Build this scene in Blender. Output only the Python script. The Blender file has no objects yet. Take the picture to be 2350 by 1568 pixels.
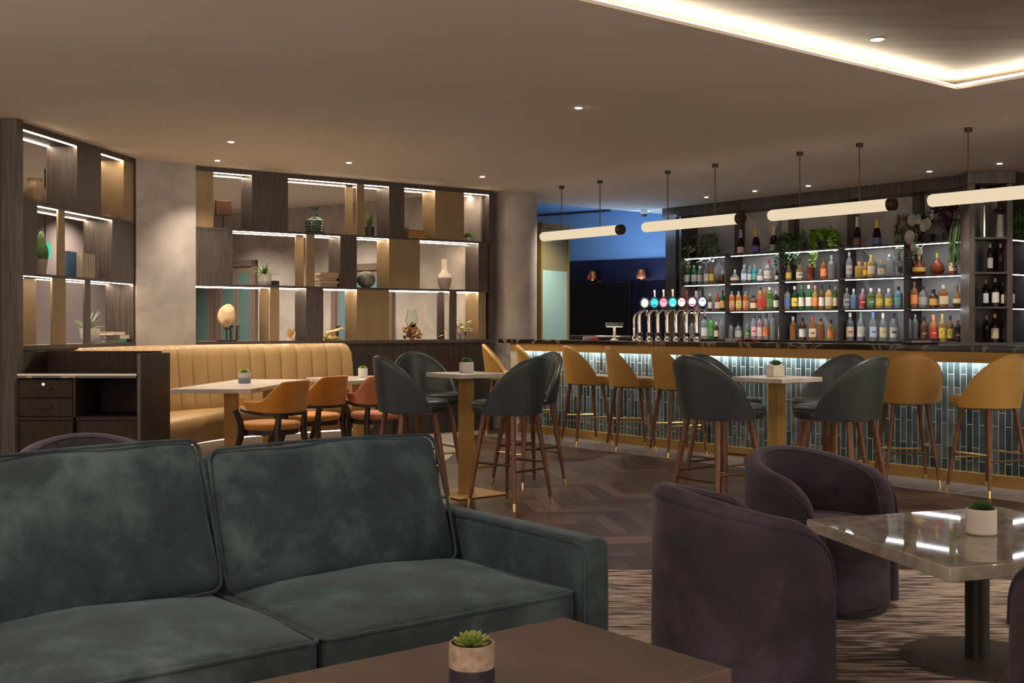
import bpy, bmesh, math, random
from mathutils import Matrix, Vector
random.seed(7)
COL = bpy.context.scene.collection
PI = math.pi
R = math.radians
# ---- calibration: camera at (0,0,1.3) looking along +Y, focal 2610 px, horizon row 749
F, CX, H, CZ = 2610.0, 1175.0, 749.0, 1.3
def at(px, py, z):
    Y = F*(CZ-z)/(py-H); return ((px-CX)/F*Y, Y, z)
UX, UY = .787, .617           # room axis u (along bar depth), v is 90 deg left of it
def U(p, u, v=0): return (p[0]+UX*u-UY*v, p[1]+UY*u+UX*v)
class Frame:
    def __init__(s, o, ang): s.o=o; s.a=R(ang); s.c=math.cos(s.a); s.s=math.sin(s.a)
    def w(s, x, y=0): return (s.o[0]+x*s.c-y*s.s, s.o[1]+x*s.s+y*s.c)
    def lx(s, px, y=0):       # local x where the picture column px meets the plane at local depth y
        k=(px-CX)/F; ox,oy=s.w(0,y); return (k*oy-ox)/(s.c-k*s.s)
    def Y(s, x, y=0): return s.w(x,y)[1]
BK = Frame((-3.35,12.02), 35.9)       # shelving divider at the back
LF = Frame((-4.093,9.38), 82.7)       # shelving divider at the left
BB = Frame((2.39,16.2), -51.9)        # back bar front plane
BR = Frame((-.016,14.14), -51.9)      # bar front plane
# ---------------------------------------------------------------- materials
MATS = {}
def newmat(n):
    m=bpy.data.materials.new(n); m.use_nodes=True; return m, m.node_tree.nodes, m.node_tree.links, m.node_tree.nodes['Principled BSDF']
def S(b, **k):
    for a,v in k.items():
        key={'col':'Base Color','rough':'Roughness','metal':'Metallic','trans':'Transmission Weight','ior':'IOR','spec':'Specular IOR Level','sheen':'Sheen Weight','coat':'Coat Weight','emis':'Emission Color','es':'Emission Strength','alpha':'Alpha'}[a]
        if isinstance(v,tuple) and len(v)==3: v=(*v,1)
        b.inputs[key].default_value=v
def mat(n, col, rough=.5, **k):
    if n in MATS: return MATS[n]
    m,N,L,b=newmat(n); S(b,col=col,rough=rough,**k); MATS[n]=m; return m
def noisy(n, c1, c2, scale=(1,1,1), ns=5, rough=.5, detail=6, lo=.35, hi=.65, bump=0, dist=0, coord='Object', **k):
    m,N,L,b=newmat(n); S(b,rough=rough,**k)
    tc=N.new('ShaderNodeTexCoord'); mp=N.new('ShaderNodeMapping'); mp.inputs['Scale'].default_value=scale
    nz=N.new('ShaderNodeTexNoise'); nz.inputs['Scale'].default_value=ns; nz.inputs['Detail'].default_value=detail; nz.inputs['Distortion'].default_value=dist
    cr=N.new('ShaderNodeValToRGB'); cr.color_ramp.elements[0].position=lo; cr.color_ramp.elements[1].position=hi
    cr.color_ramp.elements[0].color=(*c1,1); cr.color_ramp.elements[1].color=(*c2,1)
    L.new(tc.outputs[coord],mp.inputs[0]); L.new(mp.outputs[0],nz.inputs[0]); L.new(nz.outputs[0],cr.inputs[0]); L.new(cr.outputs[0],b.inputs['Base Color'])
    if bump:
        bp=N.new('ShaderNodeBump'); bp.inputs['Strength'].default_value=bump; bp.inputs['Distance'].default_value=.01
        L.new(nz.outputs[0],bp.inputs['Height']); L.new(bp.outputs[0],b.inputs['Normal'])
    MATS[n]=m; return m
def emit(n, col, s):
    m,N,L,b=newmat(n); S(b,col=(0,0,0),emis=col,es=s,rough=1,spec=0); MATS[n]=m; return m
# ---------------------------------------------------------------- mesh builder
class MB:
    def __init__(s): s.v=[]; s.f=[]; s.m=[]; s.M=None; s.mi=0
    def _add(s, vs, fs):
        o=len(s.v)
        if s.M is not None: vs=[tuple(s.M@Vector(v)) for v in vs]
        s.v+=[tuple(v) for v in vs]; s.f+=[tuple(i+o for i in f) for f in fs]; s.m+=[s.mi]*len(fs); return s
    def box(s, x0,x1,y0,y1,z0,z1):
        vs=[(x,y,z) for z in (z0,z1) for y in (y0,y1) for x in (x0,x1)]
        return s._add(vs,[(0,2,3,1),(4,5,7,6),(0,1,5,4),(2,6,7,3),(0,4,6,2),(1,3,7,5)])
    def prism(s, pts, z0, z1):
        n=len(pts); vs=[(*p,z0) for p in pts]+[(*p,z1) for p in pts]
        fs=[tuple(range(n-1,-1,-1)),tuple(range(n,2*n))]+[(i,(i+1)%n,(i+1)%n+n,i+n) for i in range(n)]
        return s._add(vs,fs)
    def loft(s, rings, closed=True, caps=True):
        n=len(rings[0]); vs=[p for r in rings for p in r]; fs=[]
        for i in range(len(rings)-1):
            for j in range(n if closed else n-1):
                k=(j+1)%n; fs.append((i*n+j,i*n+k,(i+1)*n+k,(i+1)*n+j))
        if caps and closed: fs+= [tuple(range(n-1,-1,-1)),tuple(range((len(rings)-1)*n,len(rings)*n))]
        return s._add(vs,fs)
    def lathe(s, prof, c=(0,0,0), seg=20, p=2, sx=1, sy=1):
        rings=[]
        for r,z in prof:
            ring=[]
            for i in range(seg):
                a=2*PI*(i+.5)/seg; ca,sa=math.cos(a),math.sin(a)
                k=1 if p==2 else (abs(ca)**p+abs(sa)**p)**(-1/p)
                ring.append((c[0]+r*k*ca*sx,c[1]+r*k*sa*sy,c[2]+z))
            rings.append(ring)
        return s.loft(rings)
    def tube(s, pts, r, seg=8, close=False):
        pts=[Vector(p) for p in pts]; rr=r if isinstance(r,(list,tuple)) else [r]*len(pts); rings=[]; n=len(pts); prev=None
        for i,p in enumerate(pts):
            if close: d=pts[(i+1)%n]-pts[i-1]
            else: d=pts[min(i+1,n-1)]-pts[max(i-1,0)]
            d.normalize()
            if prev is None:
                a=Vector((0,0,1)) if abs(d.z)<.9 else Vector((1,0,0)); x=d.cross(a).normalized()
            else:
                x=(prev-d*prev.dot(d)).normalized()
            prev=x; y=d.cross(x)
            rings.append([tuple(p+(x*math.cos(2*PI*k/seg)+y*math.sin(2*PI*k/seg))*rr[i]) for k in range(seg)])
        if close: rings.append(rings[0]); return s.loft(rings,caps=False)
        return s.loft(rings)
    def ell(s, c, rx, ry, rz, nu=12, nv=8):
        return s.lathe([(max(1e-4,math.sin(PI*i/nv)),0) for i in range(0)] or [(1,0)],c,3) if False else s._ell(c,rx,ry,rz,nu,nv)
    def _ell(s,c,rx,ry,rz,nu,nv):
        rings=[]
        for i in range(nv+1):
            t=PI*i/nv; q=max(.02,math.sin(t)); rings.append([(c[0]+rx*q*math.cos(2*PI*k/nu),c[1]+ry*q*math.sin(2*PI*k/nu),c[2]-rz*math.cos(t)) for k in range(nu)])
        return s.loft(rings)
    def sheet(s, grid):
        return s.loft(grid, closed=False)
    def rbox(s, x0,x1,y0,y1,z0,z1,r,n=8,bulge=(0,0,0),wr=0,seed=0):
        cx,cy,cz=(x0+x1)/2,(y0+y1)/2,(z0+z1)/2; h=Vector(((x1-x0)/2,(y1-y0)/2,(z1-z0)/2)); vs=[];fs=[];key={}
        r=min(r,h.x,h.y,h.z); rnd=random.Random(seed); ph=[rnd.uniform(0,6.28) for _ in range(6)]
        def cs(hh):   # parameter values denser in the rounded rim
            out=[-hh,-hh+r*.3,-hh+r*.65]+[(-hh+r)+(2*(hh-r))*i/n for i in range(n+1)]+[hh-r*.65,hh-r*.3,hh]
            return out
        def V(p):
            k=(round(p[0],5),round(p[1],5),round(p[2],5))
            if k in key: return key[k]
            q=Vector([max(-h[i]+r,min(h[i]-r,p[i])) for i in range(3)]); d=Vector(p)-q
            if d.length>1e-9: d=d.normalized()*r
            w=q+d; nx,ny,nz=p[0]/h.x,p[1]/h.y,p[2]/h.z
            w.x+=bulge[0]*nx*(1-ny*ny)*(1-nz*nz); w.y+=bulge[1]*ny*(1-nx*nx)*(1-nz*nz); w.z+=bulge[2]*nz*(1-nx*nx)*(1-ny*ny)
            if wr:
                f=wr*(math.sin(9*w.x+ph[0]+3*w.y)*math.sin(7*w.y+ph[1]+4*w.z)+.6*math.sin(19*w.x+ph[2]+8*w.z)*math.sin(15*w.z+ph[3]+11*w.y))
                w+=Vector((w.x/h.x,w.y/h.y,w.z/h.z))*f*.5
            key[k]=len(vs); vs.append((w.x+cx,w.y+cy,w.z+cz)); return key[k]
        X,Y_,Z=cs(h.x),cs(h.y),cs(h.z)
        def face(A,B,fn,flip):
            for i in range(len(A)-1):
                for j in range(len(B)-1):
                    q=[V(fn(A[i],B[j])),V(fn(A[i+1],B[j])),V(fn(A[i+1],B[j+1])),V(fn(A[i],B[j+1]))]
                    if flip: q.reverse()
                    if len(set(q))==4: fs.append(tuple(q))
        face(X,Y_,lambda a,b:(a,b,h.z),0); face(X,Y_,lambda a,b:(a,b,-h.z),1)
        face(X,Z,lambda a,b:(a,-h.y,b),0); face(X,Z,lambda a,b:(a,h.y,b),1)
        face(Y_,Z,lambda a,b:(h.x,a,b),0); face(Y_,Z,lambda a,b:(-h.x,a,b),1)
        return s._add(vs,fs)
    def build(s, name, mats, parent=None, smooth=True, ang=35, bevel=0, seg=2, loc=None, rz=0):
        me=bpy.data.meshes.new(name); me.from_pydata(s.v,[],s.f)
        if not isinstance(mats,(list,tuple)): mats=[mats]
        for m in mats: me.materials.append(m)
        if len(mats)>1: me.polygons.foreach_set('material_index',s.m)
        bm=bmesh.new(); bm.from_mesh(me); bmesh.ops.recalc_face_normals(bm,faces=bm.faces); bm.to_mesh(me); bm.free()
        if smooth:
            me.polygons.foreach_set('use_smooth',[True]*len(me.polygons)); me.set_sharp_from_angle(angle=R(ang))
        o=bpy.data.objects.new(name,me); COL.objects.link(o)
        if parent: o.parent=parent
        if loc: o.location=loc
        if rz: o.rotation_euler=(0,0,rz)
        if bevel:
            b=o.modifiers.new('bevel','BEVEL'); b.width=bevel; b.segments=seg; b.limit_method='ANGLE'; b.angle_limit=R(40)
        return o
def tag(o,label,cat,group=None,kind=None):
    if label: o['label']=label
    if cat: o['category']=cat
    if group: o['group']=group
    if kind: o['kind']=kind
    return o
def root(name,label,cat,loc=(0,0,0),rz=0,group=None):
    o=bpy.data.objects.new(name,None); COL.objects.link(o); o.empty_display_size=.1
    o.location=(loc[0],loc[1],loc[2] if len(loc)>2 else 0); o.rotation_euler=(0,0,rz); return tag(o,label,cat,group)
def struct(o): o['kind']='structure'; return o
def copy_tree(o,parent=None):
    c=o.copy(); COL.objects.link(c)
    if parent: c.parent=parent
    for ch in o.children: copy_tree(ch,c)
    return c
def dup(o,loc,rz,label,group=None):
    c=copy_tree(o); c.location=(loc[0],loc[1],loc[2] if len(loc)>2 else 0); c.rotation_euler=(0,0,rz); c['label']=label
    if group: c['group']=group
    return c
# ---------------------------------------------------------------- shared materials
WOOD=noisy('dark_wood',(.034,.025,.021),(.088,.070,.060),scale=(9,9,.35),ns=9,rough=.45,bump=.08)
WOODB=noisy('ribbed_wood',(.015,.010,.009),(.044,.031,.026),scale=(14,14,.2),ns=7,rough=.5,bump=.15)
TAUPE=noisy('bronze_panel',(.25,.172,.088),(.29,.20,.105),scale=(3,3,1),ns=3,rough=.42,metal=.25)
CONC=noisy('concrete_plaster',(.32,.285,.26),(.50,.455,.42),ns=2.6,rough=.8,detail=10,lo=.3,hi=.72,bump=.12,dist=.6)
GOLD=mat('brushed_brass',(.48,.29,.085),.38,metal=.75)
GOLDP=mat('gold_paint',(.42,.25,.07),.45,metal=.3)
BRASS=mat('polished_brass',(.75,.52,.22),.25,metal=1)
CHROME=mat('chrome',(.50,.47,.44),.10,metal=1)
BLACK=mat('black_metal',(.012,.011,.011),.4)
BLACKG=mat('black_gloss',(.01,.01,.012),.15)
WALNUT=noisy('walnut_leg',(.105,.038,.014),(.20,.080,.032),scale=(6,6,1),ns=6,rough=.35)
WENGE=noisy('wenge_wood',(.022,.012,.008),(.04,.022,.014),scale=(6,6,1),ns=6,rough=.4)
LY=mat('mustard_leather',(.47,.27,.065),.42)
LYB=noisy('banquette_leather',(.35,.225,.092),(.395,.255,.105),ns=3,rough=.4)
LB=mat('blue_grey_leather',(.032,.045,.050),.36)
LEDM=emit('led_strip_warm',(1,.80,.58),24)
LEDW=emit('led_strip_white',(.92,.96,1),9.5)
WHITE=mat('white_ceramic',(.64,.61,.57),.5)
MARB=None
K_DL=2.4; K_P=1.0; K_B=.40; K_W=1.0; K_U=2.7; EXPO=1.0
# ================================================================ room shell
def marble(n,base,vein,ns=3,rough=.2,lo=.47,hi=.53):
    m,N,L,b=newmat(n); S(b,rough=rough)
    tc=N.new('ShaderNodeTexCoord'); nz=N.new('ShaderNodeTexNoise'); nz.inputs['Scale'].default_value=ns; nz.inputs['Detail'].default_value=10; nz.inputs['Distortion'].default_value=1.6
    cr=N.new('ShaderNodeValToRGB'); e=cr.color_ramp.elements; e[0].position=lo; e[0].color=(*base,1); e[1].position=hi; e[1].color=(*base,1)
    x=e.new((lo+hi)/2); x.color=(*vein,1)
    L.new(tc.outputs['Object'],nz.inputs[0]); L.new(nz.outputs[0],cr.inputs[0]); L.new(cr.outputs[0],b.inputs['Base Color']); MATS[n]=m; return m
STONET=noisy('grey_marble_top',(.24,.22,.195),(.40,.37,.33),scale=(1.3,1,1),ns=5.5,rough=.03,detail=10,dist=1.8)
WMARB=noisy('white_marble_top',(.50,.46,.42),(.66,.62,.57),ns=5,rough=.22,detail=8,dist=.8)
DMARB=marble('dark_brown_marble',(.016,.011,.009),(.30,.21,.13),ns=1.7,rough=.12,lo=.475,hi=.535)
# --- herringbone floor: individual planks with their own tone
def floor_mat():
    m,N,L,b=newmat('herringbone_oak'); S(b,rough=.36,spec=.32)
    at_=N.new('ShaderNodeAttribute'); at_.attribute_name='tone'
    tc=N.new('ShaderNodeTexCoord'); nz=N.new('ShaderNodeTexNoise'); nz.inputs['Scale'].default_value=14; nz.inputs['Detail'].default_value=6
    mp=N.new('ShaderNodeMapping'); mp.inputs['Scale'].default_value=(1,1,1)
    ad=N.new('ShaderNodeMath'); ad.operation='MULTIPLY_ADD'; ad.inputs[1].default_value=.45
    cr=N.new('ShaderNodeValToRGB'); cr.color_ramp.elements[0].position=.1; cr.color_ramp.elements[1].position=1
    cr.color_ramp.elements[0].color=(.024,.012,.008,1); cr.color_ramp.elements[1].color=(.12,.064,.042,1)
    L.new(tc.outputs['Object'],mp.inputs[0]); L.new(mp.outputs[0],nz.inputs[0]); L.new(nz.outputs[0],ad.inputs[0]); L.new(at_.outputs['Fac'],ad.inputs[2])
    L.new(ad.outputs[0],cr.inputs[0]); L.new(cr.outputs[0],b.inputs['Base Color'])
    return m
FLM=floor_mat()
GROUT=mat('floor_joint',(.012,.008,.006),.6)
def floor():
    Lp,W=.60,.12; g=.0015; ca,sa=math.cos(R(8)),math.sin(R(8)); verts=[];faces=[];tone=[]
    rnd=random.Random(3)
    for i in range(-170,170):
        for j in range(-26,40):
            ox,oy=i*W+j*Lp,i*W-j*Lp
            for (x0,x1,y0,y1) in ((ox,ox+Lp,oy,oy+W),(ox+Lp,ox+Lp+W,oy+W-Lp,oy+W)):
                cx,cy=(x0+x1)/2,(y0+y1)/2; wx,wy=cx*ca-cy*sa,cx*sa+cy*ca+9
                if not(-7<wx<9 and 4.6<wy<17): continue
                o=len(verts)
                for (x,y) in ((x0+g,y0+g),(x1-g,y0+g),(x1-g,y1-g),(x0+g,y1-g)): verts.append((x*ca-y*sa,x*sa+y*ca+9,0))
                faces.append((o,o+1,o+2,o+3)); tone.append(rnd.random()**1.3*.75)
    me=bpy.data.meshes.new('floor'); n=len(faces)
    o=len(verts); verts+=[(-16,-4,-.004),(20,-4,-.004),(20,28,-.004),(-16,28,-.004)]; faces.append((o,o+1,o+2,o+3)); tone.append(.1)
    me.from_pydata(verts,[],faces); a=me.attributes.new('tone','FLOAT','FACE'); a.data.foreach_set('value',tone)
    me.materials.append(FLM); me.materials.append(GROUT); me.polygons[-1].material_index=1
    ob=bpy.data.objects.new('floor',me); COL.objects.link(ob); struct(ob)
floor()
STONE=noisy('grey_stone_tile',(.15,.132,.128),(.20,.18,.172),ns=1.5,rough=.28)
def strip(a,b,w0,w1,n,m,z=.003,t=.003):
    d=Vector((b[0]-a[0],b[1]-a[1])).normalized(); nn=Vector((-d.y,d.x))
    pts=[(a[0]+nn.x*w0,a[1]+nn.y*w0),(b[0]+nn.x*w0,b[1]+nn.y*w0),(b[0]+nn.x*w1,b[1]+nn.y*w1),(a[0]+nn.x*w1,a[1]+nn.y*w1)]
    return struct(MB().prism(pts,z-t,z).build(n,m,smooth=False))
tl0=at(1089,999,0); tl1=at(1600,1063,0); tl2=at(2350,1154,0)
q0,q1=U(tl0,2.2),U(tl2,2.2)
struct(MB().prism([tl0[:2],tl2[:2],q1,q0],.0005,.004).build('floor_tiles',STONE,smooth=False))
struct(MB().prism([tl0[:2],tl2[:2],U(tl2,.022),U(tl0,.022)],.001,.006).build('trim_1',mat('metal_trim',(.55,.48,.40),.3,metal=.6),smooth=False))
for i in range(1,12):
    a=(tl0[0]+(tl2[0]-tl0[0])*i/12,tl0[1]+(tl2[1]-tl0[1])*i/12)
    struct(MB().prism([a,(a[0]+.006,a[1]-.007),U((a[0]+.006,a[1]-.007),1),U(a,1)],.001,.0048).build('trim_2',mat('tile_joint',(.30,.27,.25),.5),smooth=False))
# pale stone floor of the banquette bay
c0=at(985,1080,0); 
struct(MB().prism([(-6,7.6),(c0[0],c0[1]-.35),(c0[0]+.12,c0[1]+.85),tl0[:2],(-.2,14.6),(-7,14.6)],.0002,.0036).build('floor_tiles',noisy('pale_stone_tile',(.30,.255,.23),(.40,.345,.31),ns=1.2,rough=.32),smooth=False))
# carpet
def carpet_mat():
    m,N,L,b=newmat('striated_carpet'); S(b,rough=.95)
    tc=N.new('ShaderNodeTexCoord'); mp=N.new('ShaderNodeMapping'); mp.inputs['Scale'].default_value=(2.2,17,1)
    n1=N.new('ShaderNodeTexNoise'); n1.inputs['Scale'].default_value=2.2; n1.inputs['Detail'].default_value=4; n1.inputs['Distortion'].default_value=.5
    mp2=N.new('ShaderNodeMapping'); mp2.inputs['Scale'].default_value=(1,1.5,1); n2=N.new('ShaderNodeTexNoise'); n2.inputs['Scale'].default_value=1.1
    cr=N.new('ShaderNodeValToRGB'); e=cr.color_ramp.elements; e[0].position=.40; e[0].color=(.060,.045,.052,1); e[1].position=.56; e[1].color=(.44,.37,.325,1)
    x=e.new(.5); x.color=(.29,.235,.21,1)
    mx=N.new('ShaderNodeMath'); mx.operation='MULTIPLY_ADD'; mx.inputs[1].default_value=.3
    L.new(tc.outputs['Object'],mp.inputs[0]); L.new(mp.outputs[0],n1.inputs[0]); L.new(tc.outputs['Object'],mp2.inputs[0]); L.new(mp2.outputs[0],n2.inputs[0])
    ms=N.new('ShaderNodeMath'); ms.operation='SUBTRACT'; ms.inputs[1].default_value=.15
    L.new(n2.outputs[0],mx.inputs[0]); L.new(n1.outputs[0],mx.inputs[2]); L.new(mx.outputs[0],ms.inputs[0]); L.new(ms.outputs[0],cr.inputs[0]); L.new(cr.outputs[0],b.inputs['Base Color'])
    return m
struct(MB().prism([(-16,-4),(20,-4),(20,6.25),(4.5,6.02),(0,6.03),(-16,6.03)],.0005,.010).build('floor_carpet',carpet_mat(),smooth=False))
# --- ceiling with a raised coffer
CEIL=noisy('ceiling_plaster',(.72,.65,.57),(.77,.69,.61),ns=.8,rough=.9)
CT=noisy('grasscloth_ceiling',(.17,.13,.095),(.235,.185,.14),scale=(1,5,1),ns=1.6,rough=.6,detail=10)
def uv(a,b,z): return (a*UX-b*UY, a*UY+b*UX, z)
mb=MB()
for a0,a1,b0,b1 in ((-14,9.4,4.45,22),(7.545,22,-10,4.45),(9.4,22,4.45,12.1),(-14,-3,-10,4.45),(-3,7.545,-10,-3)):
    mb.prism([uv(a0,b0,0)[:2],uv(a1,b0,0)[:2],uv(a1,b1,0)[:2],uv(a0,b1,0)[:2]],3.0,3.02)
struct(mb.build('ceiling',CEIL,smooth=False))
mb=MB(); mb.prism([uv(-3.4,-3.4,0)[:2],uv(7.945,-3.4,0)[:2],uv(7.945,4.85,0)[:2],uv(-3.4,4.85,0)[:2]],3.10,3.2)
struct(mb.build('ceiling_coffer',CT,smooth=False))
# upstand around the light cove
mb=MB()
for (p,q) in (((-3.4,4.85),(7.945,4.85)),((7.945,4.85),(7.945,-3.4)),((7.945,-3.4),(-3.4,-3.4)),((-3.4,-3.4),(-3.4,4.85))):
    a=Vector(uv(*p,0)); b_=Vector(uv(*q,0)); d=(b_-a).normalized(); n=Vector((-d.y,d.x,0))*.02
    mb.prism([(a-n)[:2],(b_-n)[:2],(b_+n)[:2],(a+n)[:2]],3.01,3.11)
struct(mb.build('trim_3',CEIL,smooth=False))
# LED rope lying in the cove, throwing light up onto the coffer
cv=root('cove_light','continuous white light strip hidden in the raised ceiling cove','cove light')
for (p,q) in (((-3.1,4.53),(7.62,4.53)),((7.62,4.53),(7.62,-3.1))):
    a=Vector(uv(*p,3.05)); b_=Vector(uv(*q,3.05)); d=(b_-a).normalized(); n=Vector((-d.y,d.x,0))*.04
    MB().prism([(a-n)[:2],(b_-n)[:2],(b_+n)[:2],(a+n)[:2]],3.022,3.045).build('led_strip',emit('cove_led',(1,.86,.66),13),cv,smooth=False)
# --- blue alcove beyond the bar
BLUEW=mat('blue_painted_wall',(.20,.35,.56),.7)
NAVY=noisy('navy_panel',(.006,.008,.028),(.012,.016,.05),ns=1.5,rough=.3)
struct(MB().prism([uv(9.35,12.1,0)[:2],uv(24,12.1,0)[:2],uv(24,24,0)[:2],uv(9.35,24,0)[:2]],3.1,3.14).build('ceiling_alcove',BLUEW,smooth=False))
struct(MB().prism([uv(9.4,12.1,0)[:2],uv(22,12.1,0)[:2],uv(22,12.14,0)[:2],uv(9.4,12.14,0)[:2]],3.0,3.12).build('trim_4',CEIL,smooth=False))
AW=Frame((.91,18.3),-33.2)
x0,x1=AW.lx(1190),AW.lx(1640)
o=MB().box(x0-1,x1+1.2,0,.1,2.345,3.12).build('wall_alcove',BLUEW,smooth=False,loc=(*AW.o,0),rz=AW.a); struct(o)
o=MB().box(x0-1,x1+1.2,-.03,.1,0,2.345).build('wall_alcove_lower',NAVY,smooth=False,loc=(*AW.o,0),rz=AW.a); struct(o)
gx=uv(9.45,12.5,0)
struct(MB().prism([at(1234,492,3.1)[:2],at(1400,480,3.1)[:2],(at(1400,480,3.1)[0]+.02,at(1400,480,3.1)[1]+.06),(at(1234,492,3.1)[0],at(1234,492,3.1)[1]+.06)],3.07,3.1).build('trim_5',BLACK,smooth=False))
tv=root('television','large black television on the navy wall beyond the bar','television',(*AW.w(0,-.035),0),AW.a)
ta,tb=AW.lx(1306),AW.lx(1453)
MB().box(ta,tb,-.07,0,1.02,1.99).build('case',BLACK,tv,bevel=.005); MB().box(ta+.02,tb-.02,-.073,-.069,1.04,1.97).build('screen',BLACKG,tv,smooth=False)
# two unlit wall lamps seen on the navy wall
COPPER=mat('copper_shade',(.55,.17,.06),.35,metal=.8)
for k,(px,lab) in enumerate(((1370,'copper wall lamp glowing on the navy wall above the television'),(1482,'small copper wall lamp right of the television on navy wall'))):
    x=AW.lx(px); wl=root('wall_lamp',lab,'wall lamp',(*AW.w(x,-.03),2.03),AW.a)
    MB().lathe([(.07,0),(.08,.03),(.05,.13),(.02,.15)],(0,-.12,0),16).build('lamp_shade',COPPER,wl)
    MB().tube([(0,0,.1),(0,-.06,.16),(0,-.12,.15)],.008).build('bracket',BLACK,wl)
    MB()._ell((0,-.12,.02),.03,.03,.03,10,6).build('bulb',emit('amber_bulb%d'%k,(1,.35,.12),2),wl)
# --- concrete column and pier
cc=(.034,14.6)
o=MB().lathe([(.286,0),(.286,2.94),(.279,2.945),(.279,3.0)],(0,0,0),56).build('wall_column',CONC,loc=(*cc,0)); struct(o)
p0=(-3.80,11.50); p1=(-3.33,11.98)
o=MB().prism([p0,p1,(p1[0]-.3,p1[1]+.35),(p0[0]-.35,p0[1]+.3)],0,3.0).build('wall_pier',CONC,smooth=False); struct(o)
# left return wall of dark wood
struct(MB().box(-8,-4.08,9.30,9.38,0,3.0).build('wall_left',WOODB,smooth=False))
struct(MB().box(-4.16,-4.04,9.28,9.40,0,3.0).build('trim_6',WOOD,smooth=False))
# room behind the left divider
struct(MB().prism([(-7.2,9),(-7.1,9),(-5.4,20),(-5.5,20)],0,3.0).build('wall_far_left',mat('mauve_grey_wall',(.16,.13,.125),.8),smooth=False))
# corridor wall behind the back divider, with doors
CW=Frame((-.30,14.25),143.55)
cm=MB().box(.12,9,-.12,0,0,3.0); struct(cm.build('wall_corridor',CONC,smooth=False,loc=(*CW.o,0),rz=CW.a))
TEAL=mat('teal_frosted_glass',(.10,.175,.17),.25); DFR=mat('door_frame_brown',(.16,.115,.09),.45); TEALB=mat('blue_grey_glass',(.12,.22,.28),.25)
def cdoor(n,xa,xb,ztop,leaves,gm):
    o=MB(); t=.09
    o.box(xa,xb,0,.05,ztop-t,ztop); o.box(xa,xa+t,0,.05,0,ztop); o.box(xb-t,xb,0,.05,0,ztop)
    fr=o.build('door_%d'%n,DFR,smooth=False,loc=(*CW.o,0),rz=CW.a); struct(fr)
    w=(xb-xa-2*t)/leaves
    for i in range(leaves):
        a=xa+t+i*w
        MB().box(a+.005,a+w-.005,.005,.03,0,ztop-t-.01).build('leaf',mat('door_leaf_bronze',(.20,.15,.12),.4),fr,smooth=False)
        MB().box(a+.06,a+w-.06,.03,.034,.12,ztop-t-.09).build('pane',gm,fr,smooth=False)
        MB().tube([(a+(w-.07 if i==0 else .07),.035,.9),(a+(w-.07 if i==0 else .07),.08,.9),(a+(w-.07 if i==0 else .07),.08,1.3),(a+(w-.07 if i==0 else .07),.035,1.3)],.012).build('handle',BLACK,fr)
cdoor(1,CW.lx(592),CW.lx(500),2.28,2,TEAL)
cdoor(2,CW.lx(905),CW.lx(765),2.15,1,TEALB)
cdoor(3,CW.lx(495)+.0,CW.lx(440),2.2,1,TEAL)
MB().box(-.04,.04,0,.02,-.06,.06).build('card_reader',BLACK,loc=(*CW.w(CW.lx(583),.0),1.55),rz=CW.a)
tag(bpy.data.objects['card_reader'],'small black card reader beside the corridor double doors','card reader')
sg=root('exit_sign','green emergency exit sign glimpsed through the left shelves','exit sign',(-5.05,12.3,2.12),R(0))
MB().box(-.05,.05,-.02,.02,-.08,.08).build('sign_face',emit('exit_green',(.02,.75,.42),.5),sg,smooth=False)
mb=MB(); mb.mi=0
mb.prism([(-.02,-.03),(.04,-.03),(.04,-.028),(-.02,-.028)],0,0.001) if False else None
def flat(mb,pts,y): mb._add([(x,y,z) for x,z in pts],[tuple(range(len(pts)))])
flat(mb,[(.005,.01),(.02,.01),(.02,.03),(.04,0),(.02,-.03),(.02,-.01),(.005,-.01)],-.022)
flat(mb,[(-.035,-.05),(-.035,.05),(-.012,.05),(-.012,-.05)],-.022)
mb.build('symbol',emit('sign_white',(.9,1,.95),.6),sg,smooth=False)
MB().tube([(0,0,.1),(0,0,.88)],.008).build('hanger',BLACK,sg)
# glazed partition leaf beside the column
pa=(.374,15.5); pb=(.79,16.1); ang=math.atan2(pb[1]-pa[1],pb[0]-pa[0]); w=math.hypot(pb[0]-pa[0],pb[1]-pa[1])
gp=MB(); t=.035
gp.box(0,w,-.03,.03,2.66,2.72); gp.box(0,t,-.03,.03,0,2.7); gp.box(w-t,w,-.03,.03,0,2.7); gp.box(0,w,-.03,.03,0,.08)
gl=gp.build('door_4',mat('olive_gold_frame',(.30,.22,.06),.4,metal=.4),smooth=False,loc=(*pa,0),rz=ang); struct(gl)
MB().box(t,w-t,-.008,.008,.08,2.07).build('lower_pane',mat('frosted_aqua',(.30,.50,.50),.35),gl,smooth=False)
MB().box(t,w-t,-.008,.008,2.07,2.66).build('upper_pane',mat('olive_glass',(.20,.18,.09),.35),gl,smooth=False)
# wall behind the back bar
struct(MB().box(-1.2,12,.55,.65,0,3.0).build('wall_back',mat('dark_wall',(.04,.035,.033),.7),smooth=False,loc=(*BB.w(1.2,0),0),rz=BB.a))
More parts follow.
